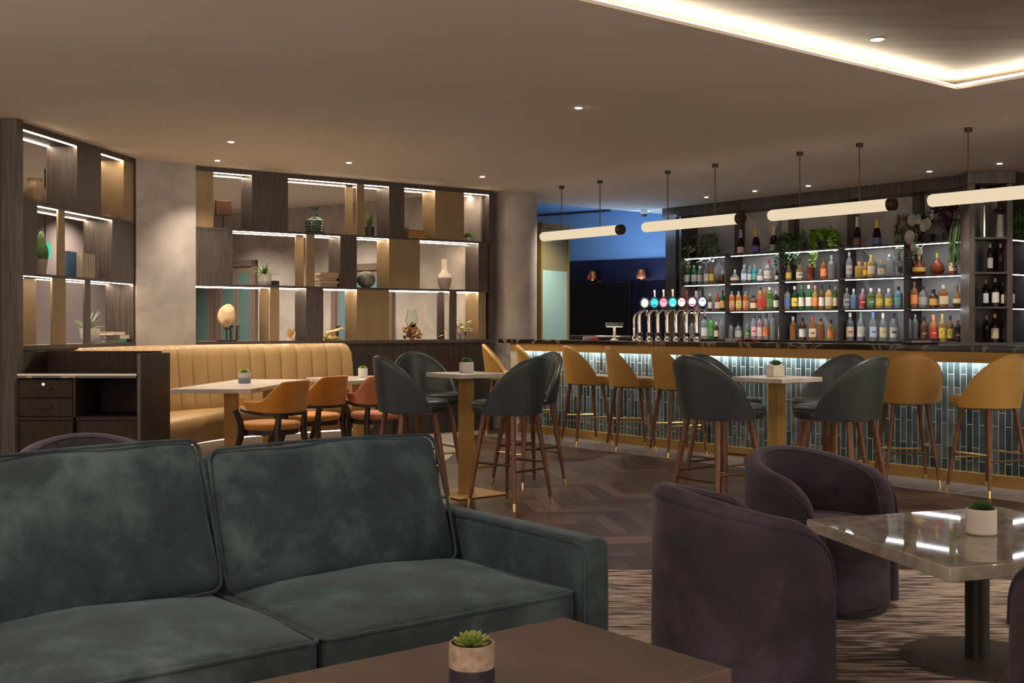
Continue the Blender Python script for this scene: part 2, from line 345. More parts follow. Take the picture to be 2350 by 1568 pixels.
# ================================================================ open shelving dividers
D=.30; ZT=(2.945,2.343,1.737,1.138)
def divider(fr,rows,pend,label,name_led=LEDM):
    rt=root('display_shelving',label,'shelving',(*fr.o,0),fr.a)
    x0=fr.lx(rows[0][0][0]); x1=fr.lx(pend)
    x0=min(x0,fr.lx(min(r[0][0] for r in rows)))
    mb=MB().box(x0-.03,x1,0,D,ZT[0],3.0); mb.build('top_rail',WOOD,rt,smooth=False)
    for z in ZT[1:3]:
        MB().box(x0,x1,-.004,D,z-.013,z+.013).build('shelf_board',WOOD,rt,smooth=False)
    MB().box(x0-.03,x1,-.02,D+.02,1.10,ZT[3]).build('ledge',WOOD,rt,smooth=False)
    MB().box(x0-.03,x1,0,D,0,1.10).build('base_panelling',WOODB,rt,smooth=False)
    MB().box(x1-.06,x1,-.004,D,1.138,3.0).build('end_post',WOOD,rt,smooth=False)
    MB().box(x0-.03,x0,-.004,D,1.138,3.0).build('end_post',WOOD,rt,smooth=False)
    for ri,row in enumerate(rows):
        zt=ZT[ri]-(.013 if ri else 0); zb=ZT[ri+1]+(.013 if ri<2 else 0)
        items=[(fr.lx(a),fr.lx(b),t) for a,b,t in row]
        for a,b,t in items:
            m={'G':TAUPE,'W':WOOD}[t.upper()]
            nm='bronze_panel' if t.upper()=='G' else 'wood_panel'
            if t.isupper(): MB().box(a,b,0,D-.003,zb,zt).build(nm,m,rt,smooth=False)
            else:
                MB().box(a,b,0,.018,zb,zt).build(nm,m,rt,smooth=False); MB().box(a,b,D-.02,D-.003,zb,zt).build(nm,m,rt,smooth=False)
        gaps=[]; cur=x0
        for a,b,t in items:
            if a-cur>.06: gaps.append((cur,a))
            cur=max(cur,b)
        if x1-.06-cur>.08: gaps.append((cur,x1-.06))
        for a,b in gaps:
            for y in (.006,D-.034):
                MB().box(a+.004,b-.004,y,y+.026,zt-.005,zt-.001).build('led_strip',name_led,rt,smooth=False)
    return rt
divider(BK,[
 [(447,490,'G'),(578,661,'W'),(819,836,'g'),(893,928,'W'),(998.5,1065,'G')],
 [(447,534,'W'),(703,722,'g'),(781,819,'W'),(893,963.5,'G'),(1098,1120,'W')],
 [(447,447.5,'W'),(620,641,'g'),(703,742,'W'),(819,893,'G'),(1032,1048,'w'),(1098,1115,'G')]],
 1131,'tall open display divider with three lit tiers behind the banquette')
divider(LF,[
 [(43,50,'G'),(177,232,'W'),(284,307,'G')],
 [(43,50,'W'),(53,86,'W'),(134,149,'g'),(258,307,'W')],
 [(43,52,'W'),(120,151,'g'),(195,208,'w'),(306,309,'W')]],
 313,'shorter open display divider with lit tiers along the left wall')
# ---------------------------------------------------------------- plant helpers
def mtx(loc,rz=0,rx=0,s=1): return Matrix.Translation(loc)@Matrix.Rotation(rz,4,'Z')@Matrix.Rotation(rx,4,'X')@Matrix.Scale(s,4)
def blade(mb,base,az,tilt,L,w,droop=0,n=6,t=.15):
    """a tapered leaf blade with thickness, starting at base, rising at tilt and drooping"""
    p=Vector(base); ca,sa=math.cos(az),math.sin(az); side=Vector((-sa,ca,0)); rings=[]; e=tilt
    for i in range(n+1):
        k=i/n; ww=w*(.55+.9*k if k<.35 else (1-k)**.7*1.25)+.0006
        d=Vector((ca*math.cos(e),sa*math.cos(e),math.sin(e))); up=d.cross(side).normalized()*-1
        rings.append([tuple(p-side*ww*.5),tuple(p-up*ww*t),tuple(p+side*ww*.5),tuple(p+up*ww*t*.4)])
        p=p+d*(L/n); e-=droop/n
    mb.loft(rings)
def succ_leaf(mb,c,az,tilt,L,w):
    ca,sa=math.cos(az),math.sin(az); d=Vector((ca*math.cos(tilt),sa*math.cos(tilt),math.sin(tilt))); side=Vector((-sa,ca,0)); up=d.cross(side)*-1
    rings=[]
    for i,(k,ww) in enumerate(((0,.35),(.3,.8),(.6,1),(.85,.7),(1,.12))):
        p=Vector(c)+d*L*k+Vector((0,0,1))*L*.12*k*k; rings.append([tuple(p+side*w*ww*.5*math.cos(a)+up*w*ww*.22*math.sin(a)) for a in (0,PI/3,2*PI/3,PI,4*PI/3,5*PI/3)])
    mb.loft(rings)
def rosette(mb,c,r,n=30,seed=1):
    rnd=random.Random(seed)
    for i in range(n):
        k=i/n; az=i*2.39996+rnd.uniform(-.1,.1); tilt=R(80-72*k)
        succ_leaf(mb,(c[0],c[1],c[2]),az,tilt,r*(.55+.45*k),r*.42)
def small_leaf(mb,p,d,L,w):
    d=Vector(d).normalized(); s=d.cross(Vector((0,0,1)));
    if s.length<.1: s=Vector((1,0,0))
    s.normalize(); u=d.cross(s); p=Vector(p)
    a=p; b=p+d*L*.45+s*w*.5+u*w*.12; c=p+d*L; e=p+d*L*.45-s*w*.5+u*w*.12; m=p+d*L*.45-u*w*.06
    mb._add([a,b,c,e,m],[(0,1,4),(1,2,4),(2,3,4),(3,0,4)])
SOIL=mat('soil',(.05,.03,.02),.9)
def leafmat(n,c1,c2,**k): return noisy(n,c1,c2,ns=9,rough=k.pop('rough',.5),lo=.4,hi=.6,**k)
GR_A=leafmat('succulent_green',(.10,.17,.03),(.26,.33,.06)); GR_B=leafmat('aloe_green',(.06,.16,.03),(.20,.34,.08)); GR_C=leafmat('ivy_green',(.03,.085,.025),(.11,.20,.07))
GR_D=leafmat('lime_green',(.12,.26,.02),(.32,.50,.06)); GR_E=leafmat('sage_green',(.12,.17,.11),(.28,.33,.22)); PURP=leafmat('purple_leaf',(.05,.012,.03),(.13,.03,.08)); GR_F=leafmat('olive_green',(.07,.11,.02),(.19,.24,.06))
PINKL=leafmat('caladium_leaf',(.22,.28,.20),(.50,.40,.36))
def pot_prof(r,h,t=.08,flare=1.0): return [(r*.9,0),(r*flare,h*.08),(r,h),(r*(1-t),h),(r*(1-t),h*.86),(.001,h*.86)]
def mug_plant(loc,r,h,label,glaze=None,seed=1,ribbed=False,group='succulents on the tables',leaf=None,leafr=1.0):
    rt=root('potted_succulent',label,'potted plant',loc,0,group)
    def P(rr): return [(rr*.93,0),(rr,h*.06),(rr,h*.96),(rr*.985,h),(rr*.90,h),(rr*.88,h*.86),(.001,h*.86)]
    if ribbed:
        pr=[(r*.9,0)]+[(r*(1+.015*(i%2)),h*(.05+.9*i/20)) for i in range(21)]+[(r*.98,h),(r*.9,h),(r*.88,h*.86),(.001,h*.86)]
    else: pr=P(r)
    mb=MB()
    if glaze:
        mb.mi=0; mb.lathe([(r,h*.52),(r*1.0,h*.96),(r*.985,h),(r*.90,h),(r*.88,h*.86),(.001,h*.86)],(0,0,0),32); mb.mi=1; mb.lathe([(r*.93,0),(r*.995,h*.06),(r*.998,h*.54)],(0,0,0),32)
        mb.build('pot',[glaze[0],glaze[1]],rt)
    else: mb.lathe(pr,(0,0,0),32).build('pot',WHITE,rt,ang=60)
    MB().lathe([(r*.87,0),(.001,.004)],(0,0,h*.87),20).build('soil',SOIL,rt)
    mb=MB(); rosette(mb,(0,0,h*.92),r*1.0*leafr,34,seed); rosette(mb,(r*.45,-r*.25,h*.9),r*.5*leafr,14,seed+3); rosette(mb,(-r*.5,r*.2,h*.9),r*.45*leafr,12,seed+5)
    mb.build('succulent',leaf or GR_A,rt)
    return rt
# ---------------------------------------------------------------- ornaments on the dividers
def onshelf(fr,px,zi,dy=.14): return (*fr.w(fr.lx(px,dy),dy),ZT[zi]+(.0135 if zi<3 else 0))
def book(loc,w,d,h,col,label,rz=0,upright=False,group=None,i=0):
    rt=root('book',label,'book',loc,rz,group)
    cm=mat('book_cover_%s'%'_'.join('%02d'%int(c*99) for c in col),col,.6); pm=mat('book_pages',(.62,.55,.44),.8)
    if upright:   # w thickness, d depth, h height
        mb=MB().box(-w/2,-w/2+.002,-d/2,d/2,0,h).box(w/2-.002,w/2,-d/2,d/2,0,h).box(-w/2,w/2,-d/2,-d/2+.003,0,h); mb.build('cover',cm,rt,smooth=False)
        MB().box(-w/2+.002,w/2-.002,-d/2+.003,d/2-.004,.003,h-.003).build('pages',pm,rt,smooth=False)
    else:
        mb=MB().box(-w/2,w/2,-d/2,d/2,0,.003).box(-w/2,w/2,-d/2,d/2,h-.003,h).box(-w/2,w/2,-d/2,-d/2+.003,0,h); mb.build('cover',cm,rt,smooth=False)
        MB().box(-w/2+.004,w/2-.004,-d/2+.003,d/2-.004,.003,h-.003).build('pages',pm,rt,smooth=False)
    return rt
AMBG=mat('mercury_glass',(.75,.60,.42),.10,trans=.75,ior=1.4)
GLASS=mat('clear_glass',(.9,.95,.93),.03,trans=1.0,ior=1.35)
l=onshelf(LF,80,1); v=root('glass_vase','amber mercury glass vase on the top tier of the left shelves','vase',l)
MB().lathe([(.05,0),(.085,.02),(.10,.07),(.085,.15),(.055,.205),(.06,.225),(.065,.23),(.058,.228),(.05,.205),(.08,.15),(.09,.07),(.07,.02),(.001,.012)],(0,0,0),32).build('vessel',AMBG,v)
l=onshelf(LF,95,2); v=root('potted_cactus','tall green cactus in grey pot on the left shelves, middle tier','potted plant',l)
MB().lathe([(.035,0),(.055,.14),(.05,.14),(.04,.12),(.001,.12)],(0,0,0),20).build('pot',CONC,v); mb=MB(); mb._ell((0,0,.25),.045,.022,.14,14,10); mb._ell((.03,.01,.19),.03,.018,.08,12,8); mb.build('cactus',GR_C,v)
for i,px in enumerate((160,171.5,176.5,181.5,186.5,191.5,196.5)):
    l=onshelf(LF,px,2,.10)
    if i==0: book((l[0],l[1],l[2]),.05,.17,.235,(.05,.13,.24),'wide blue hardback standing left of the cream books',LF.a-PI/2+.0,True)
    else: book((l[0],l[1],l[2]),.034,.17,.225,(.50,.43,.33),'cream hardback in the upright row on the left shelves, %s from the left'%['first','second','third','fourth','fifth','last'][i-1],LF.a,True,'upright cream books on the left shelves')
l=onshelf(LF,206,3,.16); v=root('potted_agave','spiky grey-green agave in white bowl, left shelves bottom tier','potted plant',l)
MB().lathe([(.05,0),(.085,.05),(.095,.14),(.087,.14),(.078,.11),(.001,.11)],(0,0,0),28).build('pot',WHITE,v)
mb=MB(); rnd=random.Random(4)
for i in range(34): blade(mb,(0,0,.12),i*2.4,R(rnd.uniform(25,85)),rnd.uniform(.12,.24),.02,R(40))
mb.build('leaves',GR_E,v)
for i,(px,w,h,c,lab,z) in enumerate(((262,.20,.035,(.06,.22,.18),'teal book lying at the bottom of the left shelf stack',0),(270,.23,.04,(.55,.50,.40),'cream book on the teal one in the left shelf stack',.035),(255,.24,.03,(.60,.56,.45),'pale book on top of the left shelf stack',.075))):
    l=onshelf(LF,px,3,.12); book((l[0],l[1],l[2]+z),w,.17,h,c,lab,LF.a,group='books stacked flat on the left shelves')
l=onshelf(LF,246,1); book(l,.16,.16,.05,(.35,.24,.15),'brown box file lying alone on the left shelves top tier',LF.a)
# back divider, top tier
l=onshelf(BK,512,1); v=root('wood_block_sculpture','square brown wooden block on a thin rod stand','sculpture',l,BK.a)
MB().box(-.09,.09,-.02,.02,.145,.31).build('block',noisy('brown_block',(.10,.045,.025),(.18,.085,.045),ns=8,rough=.5),v,bevel=.008); MB().tube([(0,0,.004),(0,0,.22)],.008).build('rod',BLACK,v); MB().lathe([(.05,0),(.05,.008)],(0,0,0),20).build('base',BLACK,v)
l=onshelf(BK,722,1); v=root('green_vase','dark green ribbed glass vase with a flared neck','vase',l)
GG=noisy('green_ribbed_glass',(.02,.05,.035),(.10,.16,.12),scale=(1,1,4),ns=9,rough=.12)
pr=[(.085,0)]+[(.105+.008*(i%2),.012+.145*i/10) for i in range(11)]+[(.06,.185),(.035,.20),(.04,.23),(.03,.25),(.045,.285),(.055,.30),(.045,.30),(.02,.25),(.001,.25)]
MB().lathe(pr,(0,0,0),28).build('vessel',GG,v,ang=50)
l=onshelf(BK,848,1); v=root('snake_plant','snake plant in a small black pot on the top tier','potted plant',l)
MB().lathe([(.05,0),(.055,.11),(.048,.11),(.046,.095),(.001,.095)],(0,0,0),24).build('pot',BLACK,v); mb=MB(); rnd=random.Random(9)
for i in range(9): blade(mb,(rnd.uniform(-.02,.02),rnd.uniform(-.02,.02),.09),i*2.4,R(rnd.uniform(72,88)),rnd.uniform(.13,.23),.035,R(-3),t=.1)
mb.build('leaves',GR_F,v)
for i,(dx,w,h,c,lab) in enumerate(((0,.26,.028,(.45,.30,.03),'yellow book at the bottom of the top tier stack'),(.01,.25,.03,(.36,.20,.06),'tan book second up in the top tier stack'),(-.01,.24,.026,(.45,.18,.05),'orange book in the middle of the top tier stack'),(.0,.22,.022,(.30,.17,.09),'brown book fourth up in the top tier stack'),(-.02,.20,.02,(.55,.50,.42),'cream book on top of the top tier stack'))):
    l=onshelf(BK,951,1,.12); z=sum((.028,.03,.026,.022)[:i]); book((l[0]+dx,l[1],l[2]+z),w,.16,h,c,lab,BK.a,group='books stacked on the top tier of the back shelves')
l=onshelf(BK,1074,1,.10); v=root('moss_plant','small round bright green plant on the top tier, far right','potted plant',l)
MB().lathe([(.04,0),(.05,.05),(.001,.05)],(0,0,0),16).build('pot',WHITE,v); mb=MB(); rosette(mb,(0,0,.05),.085,40,3); mb.build('leaves',GR_D,v)
# middle tier
l=onshelf(BK,607,2,.10); v=root('potted_aloe','spiky green aloe in a white cylinder pot','potted plant',l)
mb=MB(); mb.mi=0; mb.lathe([(.074,.045),(.075,.125),(.068,.125),(.065,.11),(.001,.11)],(0,0,0),32); mb.mi=1; mb.lathe([(.07,0),(.0735,.005),(.0735,.046)],(0,0,0),32); mb.build('pot',[WHITE,mat('pale_grey_glaze',(.42,.40,.38),.5)],v); mb=MB(); rnd=random.Random(12)
for i in range(46): blade(mb,(0,0,.11),i*2.4,R(rnd.uniform(8,85)),rnd.uniform(.12,.22),.017,R(rnd.uniform(5,55)))
mb.build('leaves',GR_B,v)
l=onshelf(BK,631,2,.2); v=MB().box(-.04,.04,-.03,.03,0,.06).build('trinket_box',BLACK,loc=l,rz=BK.a,bevel=.004); tag(v,'tiny dark box beside the aloe pot','box')
PINKB=(.46,.30,.22)
for i,(dx,w,h) in enumerate(((-.01,.21,.034),(.0,.235,.036),(-.02,.22,.03),(.015,.20,.03),(.0,.235,.034))):
    l=onshelf(BK,749,2,.12); z=sum((.034,.036,.03,.03)[:i]); book((l[0]+dx,l[1],l[2]+z),w,.17,h,(PINKB[0]+.03*(i%2),PINKB[1]+.03*(i%3),PINKB[2]),'blush book on the middle tier, %s of the stack'%['bottom','second up','middle','second from top','top'][i],BK.a,group='blush books stacked on the middle tier')
l=onshelf(BK,840,2,.13); v=MB()._ell((0,0,.098),.11,.11,.10,32,20).build('stone_sphere',noisy('mottled_grey_stone',(.09,.10,.075),(.26,.27,.21),ns=12,rough=.55,bump=.3),loc=l); tag(v,'round mottled grey stone sphere on the middle tier','sphere')
l=onshelf(BK,1020,2,.13); v=root('white_bottle_vase','tall white two-tone bottle vase with a long neck','vase',l)
mb=MB(); mb.lathe([(.055,0),(.075,.05),(.088,.13),(.088,.145)],(0,0,0),32); mb.build('lower_body',noisy('speckled_clay',(.38,.33,.27),(.52,.46,.38),ns=20,rough=.7),v)
mb=MB(); mb.lathe([(.088,.145),(.08,.175),(.04,.225),(.03,.26),(.032,.345),(.035,.375),(.026,.375),(.02,.3),(.001,.3)],(0,0,0),32); mb.build('neck',mat('cream_clay',(.66,.58,.48),.6),v)
# bottom tier
l=onshelf(BK,520,3,.13); v=root('coral_sculpture','cream rough coral rock on a black stand','sculpture',l,BK.a)
mb=MB(); rings=[]; rnd=random.Random(5)
for i in range(13):
    t=PI*i/12; q=max(.02,math.sin(t)); rings.append([((.098*(1+.10*math.sin(3*a+i*.7)))*q*math.cos(a)-.02*math.cos(t),.045*q*math.sin(a),.275-.125*math.cos(t)*(1+.04*math.sin(5*a))) for a in [2*PI*k/22 for k in range(22)]])
mb.loft(rings); mb.build('rock',noisy('coral_rock',(.36,.22,.10),(.72,.58,.36),ns=14,rough=.85,bump=1.0),v,ang=80)
mb=MB(); mb.tube([(0,0,.01),(0,0,.13),(0,0,.17)],.009); mb.tube([(0,0,.12),(-.04,0,.16),(-.05,0,.19)],.007); mb.tube([(0,0,.12),(.04,0,.14),(.06,0,.17)],.007); mb.build('stem',BLACK,v)
MB().lathe([(.105,0),(.105,.014)],(0,0,0),28).build('base',BLACK,v)
GLD=mat('gilded_metal',(.80,.48,.14),.3,metal=.9)
l=onshelf(BK,666,3,.12); v=root('gilded_hand_sculpture','small gilded branching ornament in the bottom tier','sculpture',l,BK.a)
mb=MB()
for k in range(7):
    a=R(60+k*10); mb.tube([(-.02+.008*k,0,.015),(.06*math.cos(a)*1.2,.01*math.sin(k),.07),(.05*math.cos(a)*1.6+.01,0,.12+.012*(k%3))],[.010,.007,.003],6)
mb.tube([(.03+.035*math.cos(t),0,.08+.05*math.sin(t)) for t in [2*PI*i/16 for i in range(16)]],.004,6,close=True); mb.build('branches',GLD,v); MB().lathe([(.05,0),(.05,.018)],(0,0,0),20).build('base',WHITE,v)
l=onshelf(BK,768,3,.12); v=root('gilded_antler_sculpture','gilded antler shaped ornament on the bottom tier','sculpture',l,BK.a)
mb=MB()
mb.tube([(-.13,0,.03),(-.10,0,.075),(-.03,0,.10),(.05,0,.13),(.11,.01,.155)],[.03,.026,.016,.009,.003],8)
mb.tube([(-.05,0,.09),(.02,-.02,.11),(.10,-.03,.135),(.125,-.03,.14)],[.012,.008,.006,.003],8)
mb.tube([(-.12,0,.02),(-.05,0,.02),(.02,0,.03),(.06,0,.018),(.13,0,.012)],[.02,.028,.02,.012,.006],8)
mb.tube([(0,0,.03),(-.02,.0,.06),(-.05,0,.085)],[.02,.014,.012],8); mb.build('antler',mat('gilded_resin',(.72,.50,.16),.4,metal=.3),v)
l=onshelf(BK,945,3,.13); v=root('driftwood_vase','clear glass vase sunk into a brown driftwood base','vase',l)
mb=MB(); rnd=random.Random(21)
for i in range(44):
    a=rnd.uniform(0,2*PI); z=rnd.uniform(.01,.17); rr=.045+.055*math.sin(PI*min(1,(z+.03)/.2)); b=a+rnd.uniform(-.8,.8); r2=rr+rnd.uniform(-.01,.03); z2=min(.215,max(.012,z+rnd.uniform(-.05,.06)))
    mb.tube([(rr*math.cos(a),rr*math.sin(a),z),(r2*.95*math.cos((a+b)/2),r2*.95*math.sin((a+b)/2),(z+z2)/2),(r2*math.cos(b),r2*math.sin(b),z2)],[.014,.011,.005],6)
mb._ell((0,0,.095),.055,.055,.095,14,8); mb.build('driftwood',noisy('driftwood_brown',(.14,.055,.018),(.38,.19,.07),ns=11,rough=.7),v)
MB().lathe([(.03,.13),(.07,.20),(.078,.24),(.055,.33),(.052,.36),(.049,.36),(.052,.33),(.075,.24),(.066,.20),(.028,.135)],(0,0,0),28).build('glass',GLASS,v)
l=onshelf(BK,1060,3,.11); v=root('potted_pothos','variegated leafy plant in patterned grey pot, bottom tier','potted plant',l)
MB().lathe([(.055,0),(.062,.10),(.054,.10),(.052,.09),(.001,.09)],(0,0,0),24).build('pot',noisy('patterned_grey_pot',(.12,.10,.09),(.42,.38,.33),ns=22,rough=.6),v); mb=MB(); rnd=random.Random(31)
for i in range(20):
    a=i*2.4; e=R(rnd.uniform(15,80)); L=rnd.uniform(.07,.17); p=Vector((0,0,.09)); q=p+Vector((math.cos(a)*math.cos(e),math.sin(a)*math.cos(e),math.sin(e)))*L
    mb.tube([p,q],.003,5); small_leaf(mb,q,(math.cos(a),math.sin(a),-.2+rnd.uniform(-.2,.5)),.075,.045)
for q in ((-.16,0,.10),(-.22,-.02,.06),(-.18,.02,.13),(-.10,-.03,.12)): mb.tube([(0,0,.1),(q[0]*.5,q[1],.15),q],.003,5); small_leaf(mb,q,(-.8,.1,-.3),.08,.05)
mb.build('leaves',leafmat('variegated_leaf',(.22,.25,.06),(.60,.56,.25)),v)
# ================================================================ the bar
def tile_mat():
    m,N,L,b=newmat('teal_glazed_tiles'); S(b,rough=.15)
    tc=N.new('ShaderNodeTexCoord'); sp=N.new('ShaderNodeSeparateXYZ'); cb=N.new('ShaderNodeCombineXYZ')
    L.new(tc.outputs['Object'],sp.inputs[0]); L.new(sp.outputs['Z'],cb.inputs['X']); L.new(sp.outputs['X'],cb.inputs['Y'])
    br=N.new('ShaderNodeTexBrick'); br.inputs['Scale'].default_value=1; br.inputs['Brick Width'].default_value=.30; br.inputs['Row Height'].default_value=.056; br.inputs['Mortar Size'].default_value=.0028; br.inputs['Mortar Smooth'].default_value=.1
    br.offset=.37; br.offset_frequency=2; br.inputs['Color1'].default_value=(.028,.055,.066,1); br.inputs['Color2'].default_value=(.135,.19,.205,1); br.inputs['Mortar'].default_value=(.62,.60,.56,1)
    L.new(cb.outputs[0],br.inputs['Vector'])
    nz=N.new('ShaderNodeTexNoise'); nz.inputs['Scale'].default_value=9; nz.inputs['Detail'].default_value=6; L.new(tc.outputs['Object'],nz.inputs[0])
    mx=N.new('ShaderNodeMix'); mx.data_type='RGBA'; mx.blend_type='OVERLAY'; mx.inputs[0].default_value=.85
    L.new(br.outputs['Color'],mx.inputs[6]); L.new(nz.outputs[0],mx.inputs[7]); L.new(mx.outputs[2],b.inputs['Base Color'])
    rr=N.new('ShaderNodeMath'); rr.operation='MULTIPLY_ADD'; rr.inputs[1].default_value=.5; rr.inputs[2].default_value=.14; L.new(br.outputs['Fac'],rr.inputs[0]); L.new(rr.outputs[0],b.inputs['Roughness'])
    bp=N.new('ShaderNodeBump'); bp.inputs['Strength'].default_value=.25; bp.inputs['Distance'].default_value=.003; bp.invert=True; L.new(br.outputs['Fac'],bp.inputs['Height']); L.new(bp.outputs[0],b.inputs['Normal'])
    return m
BL=9.0; ZB=1.14
bar=root('bar_counter','long bar counter with teal tiled front, brass trim and dark marble top','bar counter',(*BR.o,0),BR.a)
MB().box(-.22,BL,-.03,.62,ZB-.05,ZB).build('countertop',DMARB,bar,bevel=.006)
MB().box(.0,BL,-.012,-.002,ZB-.14,ZB-.05).build('brass_fascia',GOLDP,bar,smooth=False)
MB().box(.14,BL,.060,.10,.10,ZB-.05).build('tiled_front',tile_mat(),bar,smooth=False)
MB().box(.14,BL,-.0,.10,.0,.10).build('brass_kick_plate',GOLDP,bar,smooth=False)
MB().box(.0,.14,-.0,.12,.0,ZB-.14).build('white_end_panel',mat('white_panel',(.60,.58,.54),.5),bar,smooth=False)
MB().box(-.2,BL,.11,.58,.0,ZB-.05).build('cabinet_body',WOOD,bar,smooth=False)
MB().box(.02,BL,.004,.028,ZB-.118,ZB-.112).build('led_strip',emit('bar_led',(.95,.98,.94),26),bar,smooth=False)
# black kerb tray along the serving side
MB().box(2.2,BL,.50,.60,ZB,ZB+.022).build('drip_rail',BLACKG,bar,smooth=False)
def onbar(px,y=.25): return (*BR.w(BR.lx(px,y),y),ZB)
# beer fonts
def font(px,i,col,lab):
    l=onbar(px,.30); rt=root('beer_font','chrome beer font with %s, %s'%(lab,['leftmost of the seven','second from the left','third from the left','middle of the seven','third from the right','second from the right','rightmost of the seven'][i]),'beer tap',l,R(-12),'chrome beer fonts on the bar')
    MB().lathe([(.036,0),(.036,.012),(.033,.02),(.033,.075),(.036,.08),(.026,.092)],(0,0,0),20).build('base',CHROME,rt)
    MB().tube([(0,0,.085),(0,0,.27),(.015,0,.31),(.05,0,.335),(.085,0,.335)],[.024,.023,.021,.019,.016],14).build('column',CHROME,rt)
    MB().tube([(.085,0,.335),(.085,-.05,.335),(.085,-.085,.315),(.085,-.09,.27)],[.012,.011,.010,.009],10).build('spout',CHROME,rt)
    mb=MB().lathe([(.052,0),(.056,.010),(.05,.028)],(0,0,0),24)
    mb.v=[(x+.06,-z-.0,y*1.15+.42) for x,y,z in mb.v]; mb.build('badge_housing',mat('badge_%d'%i,col[1],.3),rt)
    fb=MB().lathe([(.038,0),(.038,.003)],(0,0,0),24); fb.v=[(x+.06,-z-.028,y*1.2+.42) for x,y,z in fb.v]; lens=fb.build('lit_lens',emit('lens_%d'%i,col[0],.8),rt)
    m2=MB(); flat(m2,[(.035,.425+.012),(.085,.425+.012),(.085,.425+.004),(.035,.425+.004)],-.0315) if i%2==0 else flat(m2,[(.036,.40),(.084,.40),(.078,.385),(.042,.385)],-.0315)
    flat(m2,[(.045,.45),(.075,.45),(.075,.445),(.045,.445)],-.0315); m2.build('emblem',emit('lens_mark_%d'%i,col[2],.5),lens,smooth=False)
    MB().tube([(.06,.01,.36),(.06,.01,.38)],.01).build('stem',CHROME,rt)
    if i in (1,2,3,6): MB().tube([(.06,.012,.46),(.06,.012,.50),(.06,.012,.565)],[.010,.013,.014],10).build('handle',BLACK if i==6 else CHROME,rt)
cols=[((1,1,1),(.3,.3,.32),(.5,.6,.8),'a white lens badge'),((.05,.65,.85),(.02,.28,.33),(.0,.25,.5),'a turquoise badge'),((.85,.35,.42),(.45,.05,.08),(.5,.03,.1),'a rosy red badge'),((.05,.75,.80),(.0,.30,.30),(.7,1,1),'a bright teal badge'),((.95,.62,.66),(.10,.03,.05),(.75,.2,.3),'a pale pink badge'),((1,.8,.85),(.06,.03,.07),(.8,.05,.2),'a white badge barred with red'),((.72,.88,1),(.02,.05,.20),(.05,.15,.5),'a pale blue badge')]
for i,(px,c) in enumerate(zip((1468,1490,1510.5,1531.5,1552,1576,1599),cols)): font(px,i,c[:3],c[3])
l=onbar(1456,.36); rt=root('water_tap','bent chrome pipe tap left of the beer fonts','tap',l,0)
MB().tube([(0,0,0),(0,0,.25),(.015,0,.29),(.05,0,.31),(.08,0,.34)],.017,12).build('pipe',CHROME,rt); MB().lathe([(.03,0),(.03,.03),(.02,.05)],(0,0,0),16).build('base',CHROME,rt)
l0=onbar(1310,.42); l1=onbar(1450,.42); d=BR.lx(1450,.42)-BR.lx(1310,.42)
rt=root('bar_rail','low dark and chrome rail lying on the bar left of the beer fonts','rail',l0,BR.a)
MB().box(0,d,-.03,.03,0,.03).build('tray',BLACKG,rt,bevel=.005); MB().tube([(0,-.01,.042),(d,-.01,.042)],.009).build('rail',CHROME,rt)
# black card terminal, menus and cloth
l=onbar(2111,.42); rt=root('card_terminal','low black till terminal lying on the bar top','till terminal',l,R(2))
MB().prism([(-.165,-.06),(.165,-.06),(.13,.10),(-.13,.10)],0,.05).build('case',BLACK,rt,bevel=.012); MB().box(-.10,.08,-.063,-.058,.012,.036).build('display',mat('dim_display',(.22,.19,.17),.4),rt,smooth=False)
for px,c,lab in ((1347,(.35,.45,.62),'small pale blue packet on the bar, left end'),(1364,(.60,.08,.05),'small red packet on the bar beside the pale blue one')):
    l=onbar(px,.30); o=MB().box(-.045,.045,-.03,.03,0,.035).build('packet',mat('packet_'+str(px),c,.5),loc=l,rz=.1,bevel=.004); tag(o,lab,'packet',)
l=onbar(1716,.40); mb=MB(); g=[]
for i in range(13): g.append([(-.12+.02*i,-.05+.1*j/6,.004+.028*math.sin(PI*i/12)*(.7+.3*math.sin(2.1*j+i))) for j in range(7)])
mb.sheet(g); o=mb.build('bar_towel',mat('red_cloth',(.50,.02,.02),.8),loc=l,rz=BR.a+.4); so=o.modifiers.new('s','SOLIDIFY'); so.thickness=.004; tag(o,'crumpled red cloth lying on the bar top','cloth')
l=onbar(1684,.44); mb=MB()
for i in range(4): mb.box(-.09+.045*i,-.05+.045*i,-.03,.03,0,.034)
o=mb.build('sachet_caddy',mat('pale_sachets',(.45,.50,.52),.5),loc=l,rz=BR.a); tag(o,'row of pale sachets on the bar left of the red cloth','sachets')
# table lamp on the bar
l=onbar(1410,.20); rt=root('table_lamp','small flat-shaded table lamp standing on the bar','lamp',l,0)
MB().lathe([(.05,0),(.05,.008),(.018,.02),(.014,.14),(.028,.155)],(0,0,0),24).build('stem',mat('pale_lamp_stem',(.55,.48,.38),.3,metal=.5),rt); MB().lathe([(.095,.155),(.1,.158),(.1,.198),(.095,.202)],(0,0,0),32).build('lamp_shade',mat('grey_lamp_shade',(.20,.20,.21),.3),rt)
MB().lathe([(.09,.151),(.09,.1545)],(0,0,0),32).build('diffuser',emit('lamp_diffuser',(1,.85,.65),3),rt)
